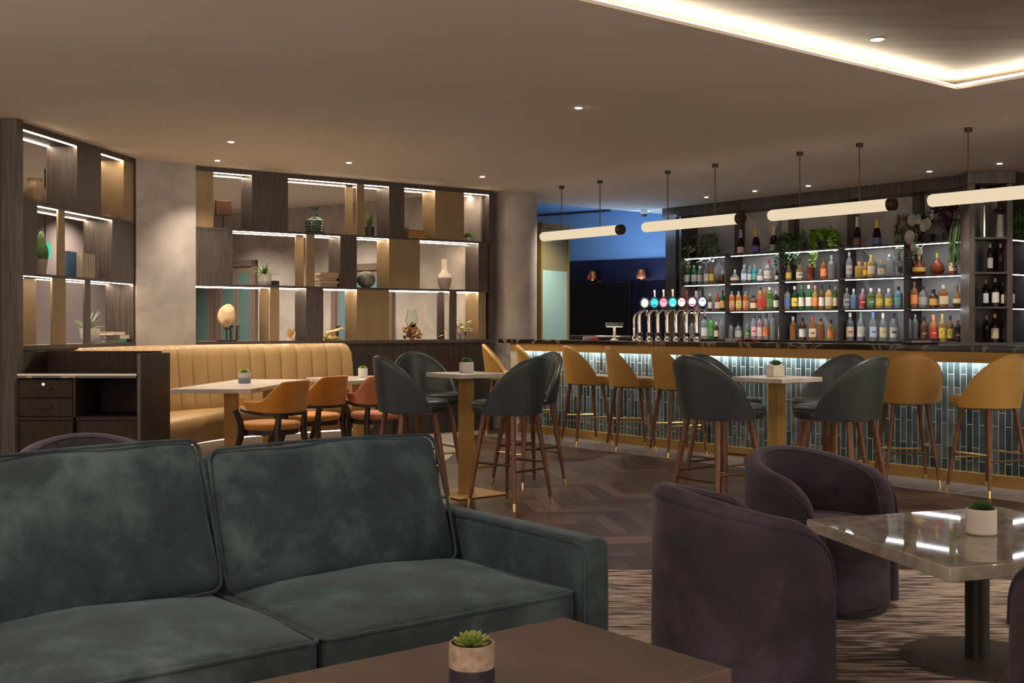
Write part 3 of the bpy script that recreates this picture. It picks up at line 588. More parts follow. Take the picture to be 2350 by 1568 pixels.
# ================================================================ back bar shelving
ZS=(2.275,1.895,1.515,1.12); BD=.34
PX=[1560,1665,1789,1925,2076,2236]
bb=root('back_bar_shelving','tall dark back bar shelving with lit shelves of bottles','shelving',(*BB.o,0),BB.a)
xs=[BB.lx(p) for p in PX]; XL,XR=xs[0],xs[-1]
GREY=mat('dark_grey_shelf',(.035,.030,.029),.4)
MB().box(XL-.32,XR+.05,-.03,BD+.05,2.86,3.0).build('cornice',WOOD,bb,smooth=False)
MB().box(XL-.28,XL-.08,0,.10,0,2.9).build('upright',WOOD,bb,smooth=False); MB().box(XL-.01,XL+.03,0,BD,0,2.9).build('upright',WOOD,bb,smooth=False)
for i,x in enumerate(xs[1:-1]):
    MB().box(x-.012,x+.012,0,BD,1.12,2.29).build('divider',GREY,bb,smooth=False)
    MB().box(x-.05,x+.05,BD-.10,BD,2.29,2.9).build('upright',WOOD,bb,smooth=False)
for z in ZS[:3]:
    MB().box(XL,XR,0,BD,z-.022,z).build('shelf_board',GREY,bb,smooth=False)
    for a,b in zip(xs[:-1],xs[1:]):
        MB().box(a+.09,b-.03,.004,.034,z-.029,z-.0225).build('led_strip',LEDW,bb,smooth=False)
MB().box(XL-.3,XR,-.10,BD,1.08,1.12).build('back_counter',BLACKG,bb,smooth=False); MB().box(XL-.3,XR,-.06,BD,0,1.08).build('base_cupboard',WOOD,bb,smooth=False)
# faceted grey backing: flat triangular facets in three greys
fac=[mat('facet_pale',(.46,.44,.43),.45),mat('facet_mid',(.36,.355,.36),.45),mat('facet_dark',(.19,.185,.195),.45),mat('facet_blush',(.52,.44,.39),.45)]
mb=MB(); rnd=random.Random(11)
pz=[1.12,1.75,2.35,2.9]; nx=11; pts=[[None]*4 for _ in range(nx+1)]
for i in range(nx+1):
    for j in range(4):
        pts[i][j]=(XL+(XR-XL)*(i+(.0 if i in(0,nx) else rnd.uniform(-.35,.35)))/nx, BD+.002, pz[j]+(0 if j in (0,3) else rnd.uniform(-.2,.2)))
for i in range(nx):
    for j in range(3):
        a,b,c,d_=pts[i][j],pts[i+1][j],pts[i+1][j+1],pts[i][j+1]
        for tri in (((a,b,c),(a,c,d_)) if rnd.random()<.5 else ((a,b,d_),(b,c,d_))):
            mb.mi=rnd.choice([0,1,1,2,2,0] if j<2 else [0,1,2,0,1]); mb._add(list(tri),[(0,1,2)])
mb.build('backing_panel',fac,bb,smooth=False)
# corner unit (wine rack) facing the room
l0=at(2233,390,3.0); WXc=l0[0]; WY=l0[1]+.1; ww=97/F*WY
wr=root('wine_rack','dark corner wine rack tower at the end of the back bar','shelving',(WXc,WY,0),R(-4))
for x in (0,ww-.06): MB().box(x,x+.06,0,.30,0,2.92).build('post',WOOD,wr,smooth=False)
MB().box(-.02,ww+.02,-.03,.34,2.86,3.0).build('cornice',WOOD,wr,bevel=.004)
MB().box(.06,ww-.06,.28,.30,0,2.28).build('back_panel',BLACK,wr,smooth=False)
for z in (2.275,1.895,1.515,1.12): MB().box(.05,ww-.05,-.01,.28,z-.022,z).build('shelf_board',GREY,wr,smooth=False)
MB().box(.16,.175,.02,.035,2.28,2.62).build('metal_rod',CHROME,wr,smooth=False)
MB().box(.06,ww-.06,0,.3,0,1.09).build('base',WOOD,wr,smooth=False)
# second run of shelving turning away beyond the corner
B2=Frame((WXc+ww,WY+.02),38.1)
b2=root('side_bar_shelving','short lit shelving run beyond the wine rack at the right edge','shelving',(*B2.o,0),B2.a)
MB().box(0,1.6,-.02,.36,2.86,3.0).build('cornice',WOOD,b2,smooth=False)
MB().box(0,1.6,.34,.36,1.12,2.9).build('backing_panel',fac[1],b2,smooth=False); MB().box(0,1.6,-.05,.36,0,1.12).build('base_cupboard',WOOD,b2,smooth=False)
for z in ZS[:3]: MB().box(0,1.6,0,.34,z-.022,z).build('shelf_board',GREY,b2,smooth=False); MB().box(.08,1.5,.004,.034,z-.029,z-.0225).build('led_strip',LEDW,b2,smooth=False)
MB().box(1.56,1.62,0,.36,0,2.9).build('upright',WOOD,b2,smooth=False)
# ---------------------------------------------------------------- bottles
PROF={'s':[(1,0),(1,.60),(.93,.66),(.42,.78),(.34,.83),(.34,.90)],'w':[(1,0),(1,.58),(.92,.66),(.42,.78),(.36,.84),(.36,.93)],
 'c':[(1,0),(1,.40),(.86,.52),(.50,.68),(.38,.80),(.36,.90)],'d':[(.55,0),(.9,.10),(1,.26),(.9,.44),(.5,.60),(.22,.72),(.20,.84)],'t':[(1,0),(1,.70),(.95,.76),(.40,.86),(.36,.91)],'k':[(1,0),(1,.64),(.9,.70),(.35,.74),(.33,.86)]}
gl={}
def bm_(col,tr):
    k=(col,tr)
    if k not in gl:
        gl[k]=mat('bottle_glass_%d'%len(gl),col,.08,trans=tr,ior=1.3)
    return gl[k]
pm={}
def pm_(col,metal=0):
    k=(col,metal)
    if k not in pm: pm[k]=mat('print_%d'%len(pm),col,.45,metal=metal)
    return pm[k]
C={'clear':((.80,.84,.84),.85),'grn':((.03,.16,.05),.35),'dgrn':((.015,.05,.02),.2),'amb':((.42,.19,.06),.6),'gold':((.72,.48,.14),.62),'brn':((.16,.07,.03),.5),'red':((.34,.09,.04),.55),'blk':((.010,.009,.010),0),'blue':((.25,.45,.62),.6),'turq':((.02,.42,.52),.35),'lime':((.08,.50,.03),.35),'orange':((.62,.24,.08),.45),'olive':((.12,.20,.05),.4),'smoke':((.32,.33,.34),.6),'wine':((.018,.010,.012),0),'pink':((.62,.34,.36),.55)}
Lc={'wht':(.72,.70,.66),'crm':(.66,.56,.40),'yel':(.75,.55,.06),'org':(.75,.25,.08),'tl':(.12,.42,.45),'blu':(.10,.16,.40),'blk':(.02,.02,.022),'gld':(.60,.38,.10),'red':(.48,.04,.04),'grn':(.10,.26,.10),'pnk':(.62,.42,.44),'lbl':(.50,.62,.78),'gry':(.35,.35,.36),'brn':(.16,.07,.03),'prp':(.14,.08,.42)}
Lw={'wht':'white','crm':'cream','yel':'yellow','org':'orange','tl':'teal','blu':'blue','blk':'black','gld':'gold','red':'red','grn':'green','pnk':'pink','lbl':'pale blue','gry':'grey','brn':'brown','prp':'violet'}
Cw={'clear':'clear','grn':'green','dgrn':'dark green','amb':'amber','gold':'golden','brn':'brown','red':'red-brown','blk':'black','blue':'pale blue','turq':'turquoise','lime':'bright green','orange':'orange','olive':'olive green','smoke':'smoky','wine':'dark wine','pink':'pink'}
ORD=['first','second','third','fourth','fifth','sixth','seventh','eighth','ninth']
def bottle(loc,w,h,kind,col,lab,cap,label,group,rz,sq=False,mark=None):
    r=w/2; pr=PROF[kind]; seg=16; p=5 if sq else 2
    if sq: r*=.86
    o=MB(); o.lathe([(r*.9,0)]+[(r*a,h*b+(.003 if b==0 else 0)) for a,b in pr],(0,0,0),seg if not sq else 20,p)
    ob=o.build('bottle',bm_(*C[col]),loc=loc,rz=rz,ang=50); tag(ob,label,'bottle',group)
    tz=pr[-1][1]; tr=pr[-1][0]*r
    MB().lathe([(tr*1.12,h*(tz-.08 if kind!='c' else .62)),(tr*1.18,h*.995),(tr*.9,h)] if kind!='c' else [(r*.56,h*.66),(r*.42,h*.80),(r*.40,h*.97),(r*.3,h)],(0,0,0),12).build('cap',pm_(Lc[cap],.3 if cap=='gld' else 0),ob)
    if lab:
        z0,z1=(.14,.50) if kind in 'swtk' else ((.06,.30) if kind=='c' else (.18,.38)); mb=MB()
        if sq:
            rr=r*1.03; rings=[]
            mb.box(-r*.82,r*.82,-rr,-rr+.004,h*z0,h*z1) if False else None
            def e(a): ca,sa=math.cos(a),math.sin(a); k=(abs(ca)**5+abs(sa)**5)**(-.2); return (rr*k*ca,rr*k*sa)
        else:
            rr=r*(1.02 if kind!='d' else 1.0)
            def e(a): return (rr*math.cos(a),rr*math.sin(a))
        A=[R(-90-80+160*i/10) for i in range(11)]
        mb.sheet([[(*e(a),h*z0) for a in A],[(*e(a),h*z1) for a in A]])
        lo=mb.build('label',pm_(Lc[lab]),ob)
        if mark:
            rr2=rr*1.02; zc=h*(z0+z1)/2
            if mark[0]=='o': # round emblem
                m2=MB(); q=[(rr2*math.sin(R(40*math.cos(t))),-rr2*math.cos(R(40*math.cos(t)))*1.0-(.006 if sq else 0),zc+h*.10*math.sin(t)) for t in [2*PI*i/16 for i in range(16)]]; m2._add(q,[tuple(range(16))])
            else:
                m2=MB(); A2=[R(-90-35+70*i/6) for i in range(7)]; e2=[( (math.cos(a)*rr2),(math.sin(a)*rr2-(.004 if sq else 0))) for a in A2]; m2.sheet([[(*q,zc-h*.025) for q in e2],[(*q,zc+h*.03) for q in e2]])
            m2.build('emblem',pm_(Lc[mark[1:]]),lo)
    return ob
BOT={}
BOT[1]=[ # row on the upper shelf; bays 0..4: px,w,h,kind,colour,label,cap,mark
 [(1576,14,44,'w','grn','wht','grn'),(1593,14,44,'w','grn','wht','grn'),(1607,13,42,'w','clear','wht','wht'),(1621,12,46,'w','clear','wht','wht'),(1632.5,12,46,'w','amb','yel','brn'),(1648,15,24,'d','brn','','brn'),(1658,9,28,'s','brn','','crm')],
 [(1686.6,22,30,'d','clear','crm','crm','bgry'),(1708,15,41,'s','clear','lbl','gry'),(1721,11,38,'s','blue','wht','gry'),(1732,12,39,'s','turq','tl','gry'),(1745,16,28,'s','clear','wht','wht'),(1763,19,50,'s','clear','wht','red','ored'),(1783,8,25,'w','wine','wht','blk')],
 [(1810,14,36,'s','clear','yel','gld'),(1834.7,16,38,'s','gold','wht','wht','bblk'),(1860.5,18,47,'s','red','','blk'),(1890,15,48,'s','amb','org','brn'),(1909,19,54,'s','smoke','','gry')],
 [(1948.8,15,60,'w','clear','gry','gry','bred'),(1971.8,22,38,'k','gold','','gld'),(1986,12,36,'s','orange','yel','yel'),(1999,17,52,'s','gold','crm','gld'),(2022,19,40,'k','clear','crm','gld'),(2042,21,52,'t','clear','','clear'if 0 else 'wht'),(2063,17,45,'t','clear','gry','blk','oblk')],
 [(2109,30,48,'d','red','gld','gld'),(2151,32,50,'d','red','','gld','x'),(2186.6,20,53,'s','red','crm','brn','bblk'),(2219,18,54,'s','brn','crm','brn')]]
BOT[2]=[
 [(1575,14,48,'s','red','','red'),(1598,17,46,'s','pink','','gry'),(1613,10,46,'w','wine','','blk'),(1629,9,40,'w','brn','wht','wht'),(1647,13,40,'s','red','crm','red'),(1658,12,47,'w','grn','gld','blk')],
 [(1679,15,44,'t','orange','org','tl','otl'),(1695,15,44,'t','orange','yel','tl','otl'),(1711.5,16,44,'t','orange','org','tl','otl'),(1729,16,34,'s','brn','crm','blk'),(1745,16,52,'t','orange','red','blk'),(1756,11,50,'s','orange','red','org'),(1766,16,52,'t','olive','grn','wht'),(1781,13,44,'s','dgrn','wht','wht')],
 [(1807,15,52,'s','smoke','blu','blk'),(1823.7,15,54,'w','dgrn','yel','crm','bgrn'),(1839.8,15,56,'w','grn','wht','grn'),(1856,15,56,'w','grn','wht','wht'),(1870.5,13,55,'w','gold','org','org'),(1886,14,55,'w','amb','wht','blk'),(1903,18,55,'s','gold','crm','blk'),(1917,10,52,'w','olive','crm','gld')],
 [(1943,16,48,'s','clear','gry','gry','bblk'),(1959,14,46,'s','blue','blu','wht'),(1980,17,46,'s','pink','red','pnk','bwht'),(1999,18,47,'s','olive','grn','wht','bwht'),(2018,16,46,'s','gold','yel','wht','bwht'),(2040,18,46,'s','clear','yel','wht','bgry'),(2062,18,50,'s','blue','tl','blk','borg')],
 [(2098,18,60,'s','amb','org','brn','bgld'),(2118,20,50,'s','smoke','gry','blk'),(2142.5,20,42,'s','brn','gld','blk'),(2165,22,52,'k','amb','crm','crm'),(2197,21,52,'d','amb','crm','brn'),(2220,18,62,'s','red','crm','red')]]
BOT[3]=[
 [(1566,13,56,'w','clear','yel','wht'),(1588,13,46,'s','smoke','','blk'),(1617,19,52,'t','clear','wht','blk'),(1631,11,50,'t','lime','lim' if 0 else 'grn','blk'),(1644,11,40,'s','brn','crm','wht'),(1656,13,44,'t','clear','','gry')],
 [(1676,17,42,'s','clear','','blk'),(1694.7,17,40,'s','smoke','gry','blk'),(1715,16,42,'t','clear','grn','grn','bwht'),(1730,13,60,'s','clear','pnk','blk','bred'),(1744,14,58,'s','pink','pnk','blk'),(1758.5,15,60,'s','clear','org','blk','ored'),(1774,14,62,'s','smoke','','blk')],
 [(1794.5,18,46,'s','smoke','gry','blk','bblk'),(1820,16,54,'s','amb','','gry'),(1842,17,52,'s','brn','wht','blk'),(1864.6,19,54,'k','amb','crm','red','bbrn'),(1883.6,18,50,'t','amb','brn','blk'),(1907,20,48,'k','gold','org','blk')],
 [(1932,16,64,'w','wine','','blk'),(1951,17,64,'w','clear','crm','crm','bred'),(1976,18,66,'s','clear','wht','grn','oyel'),(2004,17,66,'s','clear','lbl','blu','bblu'),(2027,17,64,'s','clear','crm','crm','bgld'),(2051,18,64,'s','clear','wht','blk','bblk')],
 [(2086,15,64,'t','clear','','gry'),(2100,14,62,'t','smoke','','gry'),(2121,17,58,'s','amb','brn','blk','bcrm'),(2142.5,17,62,'s','orange','red','org','bgld'),(2163,17,64,'s','gold','yel','gld','ored'),(2181,14,60,'s','amb','yel','blk','oprp'),(2198,20,50,'s','blk','blk','brn','bgld'),(2222,19,54,'s','clear','gry','blk')]]
BAY=['leftmost','second','middle','fourth','last']; ROW={0:'top',1:'upper',2:'middle',3:'bottom'}
for row,bays in BOT.items():
    for bi,lst in enumerate(bays):
        for k,it in enumerate(lst):
            px,w,h,kind,col,lab,cap=it[:7]; mk=it[7] if len(it)>7 and len(it[7])>1 else None
            y=.10+.05*((k*7)%3)/2; x=BB.lx(px,y); Y=BB.Y(x,y)
            look='%s bottle%s%s'%(Cw[col],(' with %s label'%Lw[lab]) if lab else '',', %s cap'%Lw[cap])
            name='%s, %s from left, %s shelf, %s bay'%(look,ORD[k],ROW[row],BAY[bi])
            bottle((*BB.w(x,y),ZS[row]+.0005),w/F*Y*1.0,h/F*Y,kind,col,lab,cap,name,'spirit bottles on the back bar shelves',R(-rnd.uniform(0,10)),kind=='k' or kind=='t',mk)
for k,(px,w,h,col,lab,cap,nm) in enumerate(((1700,17,58,'wine','pnk','gry','dark champagne bottle with pink label, first on the top shelf'),(1735,18,58,'wine','prp','gld','champagne bottle with gold foil and violet label on the top shelf'),(1776,18,60,'wine','gry','crm','dark champagne bottle with cream foil under the second pendant'),(1967,18,70,'wine','brn','crm','tall champagne bottle with brown label right of the lime plant'),(2012.5,19,62,'wine','blu','yel','champagne bottle with yellow foil and blue label'),(2062,18,68,'wine','gry','brn','dark champagne bottle with brown foil left of the big plants'))):
    y=.12; x=BB.lx(px,y); bottle((*BB.w(x,y),ZS[0]+.0005),w/F*BB.Y(x,y),h/F*BB.Y(x,y),'c',col,lab,cap,nm,'champagne bottles on the top shelf',0)
for r_,lst in ((1,((2272,13,66,'gry','crm'),(2296,13,66,'','crm'))),(2,((2262,13,62,'lbl','gry'),(2284,17,66,'wht','gry'),(2304,15,56,'crm','crm'))),(3,((2264,12,62,'','gry'),(2283,18,66,'crm','gld'),(2308,15,66,'gry','red')))):
    for k,(px,w,h,lab,cap) in enumerate(lst):
        Y=WY+.1; X=(px-CX)/F*Y
        bottle((X,Y,ZS[r_]+.0005),w/F*Y,h/F*Y,'w','wine',lab,cap,'dark wine bottle%s, %s from left, %s shelf of the wine rack'%((' with %s label'%Lw[lab]) if lab else '',ORD[k],ROW[r_]),'wine bottles in the corner rack',0)
for r_,lst in ((1,((.14,.07,.28,'wht','gld'),)),(2,((.08,.07,.29,'lbl','gry'),(.20,.07,.29,'wht','gry'))),(3,((.12,.075,.30,'crm','wht'),))):
    for k,(x,w,h,lab,cap) in enumerate(lst):
        bottle((*B2.w(x,.10),ZS[r_]+.0005),w,h,'w','wine',lab,cap,'wine bottle at the right picture edge, %s shelf%s'%(ROW[r_],', further right' if k else ''),'wine bottles on the side shelving',0)
# ---------------------------------------------------------------- plants along the top shelf
def trailing(mb,base,n,seed,spread,drop,leaf,lw,up=.12,front=-.12):
    rnd=random.Random(seed)
    for i in range(n):
        x=rnd.uniform(-spread,spread); L=rnd.uniform(.3,1)*drop; h=rnd.uniform(.4,1)*up; P=[]
        for k in range(9):
            t=k/8; P.append(Vector((base[0]+x*(.3+.7*min(1,t*2))+rnd.uniform(-.008,.008), base[1]+front*min(1,t*2.2)+rnd.uniform(-.01,.01), base[2]+h*math.sin(min(1,t*2)*PI*.75)-L*max(0,t-.35)/.65)))
        mb.tube(P,.0022,4)
        for k in range(1,9):
            for s in range(2):
                p=P[k-1].lerp(P[k],rnd.random()); small_leaf(mb,p,(rnd.uniform(-1,1),rnd.uniform(-1,.2),rnd.uniform(-.8,.5)),leaf*rnd.uniform(.7,1.2),lw)
def topplant(px,name,label,mats_,y=.16,pot=.07,build=None):
    x=BB.lx(px,y); rt=root(name,label,'potted plant',(*BB.w(x,y),ZS[0]+.0005),BB.a,'plants along the top of the back bar')
    MB().lathe([(pot*.8,0),(pot,.10),(pot*.88,.10),(pot*.85,.085),(.001,.085)],(0,0,0),20).build('pot',mat('charcoal_pot',(.03,.026,.026),.6),rt); build(rt); return rt
def b1(rt):
    mb=MB(); trailing(mb,(0,0,.1),30,1,.18,.52,.050,.020,.18); mb.build('foliage',GR_F,rt)
topplant(1578,'trailing_plant','wispy green trailing plant at the left end of the top shelf',None,build=b1)
def b2_(rt):
    mb=MB(); rnd=random.Random(8)
    for i in range(16):
        a=i*2.4; e=R(rnd.uniform(0,75)); q=Vector((math.cos(a)*.22*math.cos(e),-.05+math.sin(a)*.10*math.cos(e),.10+.24*math.sin(e))); mb.tube([(0,0,.09),q],.004,5); small_leaf(mb,q,(math.cos(a),-.4,-.4),.13,.10)
    mb.build('foliage',leafmat('mauve_brown_leaf',(.10,.06,.05),(.34,.28,.24)),rt)
topplant(1607,'rubber_plant','mauve brown broad-leaved plant on the top shelf, left bay',None,build=b2_)
def b3(rt):
    mb=MB(); trailing(mb,(0,0,.1),34,5,.19,.32,.062,.044,.24); mb.build('foliage',GR_E,rt)
topplant(1640,'trailing_ivy','sage green trailing ivy on the top shelf of the leftmost bay',None,build=b3)
def b4(rt):
    mb=MB(); trailing(mb,(0,0,.1),32,6,.20,.40,.050,.034,.16); mb.build('foliage',GR_C,rt)
topplant(1822,'trailing_ivy','dark green trailing ivy hanging beside the middle bay',None,build=b4)
def b5(rt):
    mb=MB(); rnd=random.Random(2)
    for i in range(9): a=i*2.4; q=Vector((.16*math.cos(a),.06*math.sin(a)-.03,.16+.03*math.sin(i))); mb.tube([(0,0,.09),q],.004,5); small_leaf(mb,q,(math.cos(a),-.3,.3),.12,.05)
    mb.build('foliage',GR_C,rt)
topplant(1855,'broadleaf_plant','dark broad-leaved plant between the two trailing ones',None,build=b5)
def b6(rt):
    mb=MB(); trailing(mb,(-.10,0,.1),18,7,.05,.40,.052,.044,.17); trailing(mb,(.20,0,.1),16,9,.05,.18,.052,.044,.14); trailing(mb,(.04,0,.12),12,10,.17,.03,.052,.044,.16); mb.build('foliage',GR_D,rt)
topplant(1895,'lime_pothos','bright lime green trailing plant on the top shelf',None,build=b6,pot=.10)
def b7(rt):
    mb=MB(); trailing(mb,(0,0,.1),34,12,.15,.50,.044,.036,.26); mb.build('foliage',leafmat('cream_edged_leaf',(.06,.08,.03),(.38,.38,.22)),rt)
topplant(2093,'trailing_ivy','cream-edged trailing ivy at the left of the big arrangement',None,build=b7)
def b8(rt):
    mb=MB(); rnd=random.Random(3)
    for (x,z,L,w) in ((-.10,.30,.16,.12),(-.13,.10,.17,.14),(.05,.22,.15,.10),(.10,.24,.14,.10),(-.02,.30,.13,.08),(-.08,-.02,.12,.09),(.0,-.08,.11,.08),(.16,.34,.12,.05)):
        mb.tube([(0,0,.09),(x*.6,-.08,z*.8+.03),(x,-.15,z)],.004,5); 
        s=Vector((x,-.16,z)); mb._ell((x,-.16,z-.03),w*.5,.012,L*.5,12,6)
    mb.build('broad_leaves',PINKL,rt)
    mb=MB()
    for i in range(10): blade(mb,(-.08,-.02,.1),R(150+rnd.uniform(-60,60)),R(rnd.uniform(60,80)),rnd.uniform(.25,.42),.012,R(-5))
    mb.build('grass_blades',GR_F,rt)
topplant(2128,'caladium_plant','large pink and pale green leaved plant with grassy blades',None,build=b8,pot=.09)
def b9(rt):
    mb=MB(); rnd=random.Random(14)
    for i in range(34):
        a=i*2.4; e=R(rnd.uniform(5,85)); q=Vector((.20*math.cos(a)*math.cos(e),.08*math.sin(a)-.04,.16+.24*math.sin(e))); mb.tube([(0,0,.09),q],.004,5); small_leaf(mb,q,(math.cos(a),-.5,.4-.5*rnd.random()),.13,.10)
    mb.build('foliage',PURP,rt)
topplant(2178,'purple_coleus','deep purple ruffled plant below the right pendant',None,build=b9,pot=.08)
def b10(rt):
    mb=MB(); rnd=random.Random(15)
    for i in range(70):
        x=rnd.uniform(-.08,.08); y=rnd.uniform(-.07,.0); L=rnd.uniform(.15,.5)
        P=[(x*.4,0,.12),(x,y-.05,.20+rnd.uniform(0,.03)),(x*1.1,y-.10,.14),(x*1.1+rnd.uniform(-.01,.01),y-.13,.14-L*.5),(x*1.1,y-.13,.16-L)]; mb.tube(P,.006,5)
    mb.build('foliage',GR_C,rt)
topplant(2215,'string_plant','curtain-like green string plant beside the wine rack post',None,build=b10)
l=(*BB.o,0); Y=WY+.12; X=(2296-CX)/F*Y
v=root('white_vase','slim white vase with a dark purple flower on the wine rack','vase',(X,Y,2.2755))
MB().lathe([(.05,0),(.045,.1),(.032,.26),(.027,.26),(.03,.22),(.001,.2)],(0,0,0),20).build('vessel',WHITE,v); mb=MB(); rosette(mb,(0,0,.27),.10,26,8); mb.build('flower',PURP,v)
x,y=B2.w(.36,.10); rt=root('trailing_ivy','dark trailing ivy on the side shelving at the right edge','potted plant',(x,y,2.2755),0,'plants along the top of the back bar')
MB().lathe([(.06,0),(.07,.10),(.001,.10)],(0,0,0),16).build('pot',mat('charcoal_pot',(.03,.026,.026),.6),rt); mb=MB(); trailing(mb,(0,0,.1),40,22,.2,.30,.045,.03,.30); mb.build('foliage',GR_C,rt)
# ---------------------------------------------------------------- pendants
PEND=Frame((.602,13.78),math.degrees(math.atan2(-.774,.633)))
TUBE=emit('opal_tube',(1,.80,.56),.42)
def pendant(k):
    lab=['farthest left of four','second from the left','third from the left','nearest, at the right edge'][k]
    o=PEND.w(1.74*k+.335,0); rt=root('pendant_lamp','long glowing tube pendant over the bar, '+lab,'pendant lamp',(*o,0),PEND.a,'tube pendants over the bar')
    r=.056; mb=MB(); pr=[(r*.55,-.70),(r*.85,-.692),(r,-.67),(r,.655)]; mb.lathe(pr,(0,0,0),28); mb.v=[(z,y,x+2.405) for x,y,z in mb.v]; mb.build('glass_tube',TUBE,rt)
    e=MB().lathe([(r*1.03,.64),(r*1.03,.70),(r*.95,.705)],(0,0,0),28); e.v=[(z,y,x+2.405) for x,y,z in e.v]; e.build('end_cap',mat('bronze_cap',(.06,.04,.028),.4,metal=.6),rt)
    for s in (-.335,.335):
        MB().tube([(s,0,2.46),(s,0,2.975)],.0055,8).build('rod',mat('bronze_rod',(.10,.065,.04),.4,metal=.7),rt); MB().lathe([(.032,2.965),(.032,3.0)],(s,0,0),20).build('ceiling_mount',mat('bronze_cap',(.06,.04,.028),.4),rt)
for k in range(4): pendant(k)
# ---------------------------------------------------------------- downlights
def spot(x,y,z,e,size=R(95),blend=.9,col=(1,.84,.66),r=.03,tgt=None):
    l=bpy.data.lights.new('downlight_and_fill_beam','SPOT'); l.energy=e; l.spot_size=size; l.spot_blend=blend; l.color=col; l.shadow_soft_size=r
    o=bpy.data.objects.new('downlight_and_fill_beam',l); COL.objects.link(o); o.location=(x,y,z); return o
DLM=emit('downlight_lens',(1,.93,.82),38); RIM=mat('downlight_rim',(.55,.50,.45),.4)
DL=[(530,325,'above the left end of the back divider, farther from the wall'),(499,368,'close to the left end of the back divider'),(801,373,'over the middle of the back divider'),(1107,405,'over the right end of the back divider'),(1328,247,'alone in the middle of the ceiling'),(1621,452,'over the left end of the back bar'),(1732,438,'over the second back bar bay'),(1855,426,'over the middle of the back bar'),(2133,393,'over the right half of the back bar'),(2294,375,'over the wine rack'),(1487,484,'tiny, beside the white camera dome')]
for px,py,lab in DL:
    p=at(px,py,3.0); rt=root('downlight','small round ceiling downlight '+lab,'downlight',p,0,'ceiling downlights')
    MB().lathe([(.038,-.004),(.038,0)],(0,0,0),24).build('rim',RIM,rt); MB().lathe([(.024,-.007),(.024,-.0045)],(0,0,0),24).build('lens',DLM,rt)
p=at(2014,90,3.10); rt=root('downlight','ceiling downlight inside the raised coffer','downlight',p,0,'ceiling downlights')
MB().lathe([(.045,-.004),(.045,0)],(0,0,0),24).build('rim',RIM,rt); MB().lathe([(.028,-.007),(.028,-.0045)],(0,0,0),24).build('lens',DLM,rt)
p=at(1478,482,3.0); rt=root('dome_camera','small white security camera dome on the ceiling','camera',p)
MB().lathe([(.05,0),(.055,-.05),(.05,-.06)],(0,0,0),20).build('housing',WHITE,rt); MB()._ell((0,0,-.06),.045,.045,.045,16,8).build('lens',BLACKG,rt)
# ================================================================ seats
def tub(Rx,Ry,t,zb,ztop,th,taper=0.12,zin=None,n=56,chan=0,pad=0,p=2.0,ns=7):
    """wrap-around shell: back at -Y, opening at +Y. Returns (MB, rim path, end path)"""
    zin=zb if zin is None else zin; rings=[]; rimo=[]; th=R(th)
    stations=[(-th-0*1,math.cos(a),-math.sin(a)) for a in [R(80),R(60),R(35),R(12)]]
    stations+=[(-th+2*th*i/n,1,0) for i in range(n+1)]
    stations+=[(th,math.cos(a),math.sin(a)) for a in [R(12),R(35),R(60),R(80)]]
    for a,sc,ex in stations:
        s_,c_=math.sin(a),-math.cos(a); k=(abs(s_)**p+abs(c_)**p)**(-1/p)
        nx,ny=s_*k,c_*k; tx,ty=math.cos(a),math.sin(a); zt=ztop(a); off=ex*t*.5
        def P(f,z):  # f: 0 outer .. 1 inner
            rs=1+taper*((z-zb)/max(.01,zt-zb)-1)*min(1,(zt-zb)/.3)
            d=t*(.5+(f-.5)*sc)
            if chan and f>.9: d+=chan*(1-abs(math.cos(a*chn)))**2*-1
            return (nx*(Rx*rs-d)+tx*off, ny*(Ry*rs-d)+ty*off, z)
        ring=[P(0,zb+(zt-t*.45-zb)*i/ns) for i in range(ns)]
        for j in range(7):
            b=PI*j/6; f=.5-.5*math.cos(b); ring.append(P(f,zt-t*.45+t*.45*math.sin(b)))
        ring+=[P(1,zt-t*.45-(zt-t*.45-zin)*i/ns) for i in range(1,ns+1)]
        rings.append(ring); rimo.append(P(0,zt-t*.40))
    m=MB(); m.loft(rings); return m,rimo,rings
chn=9
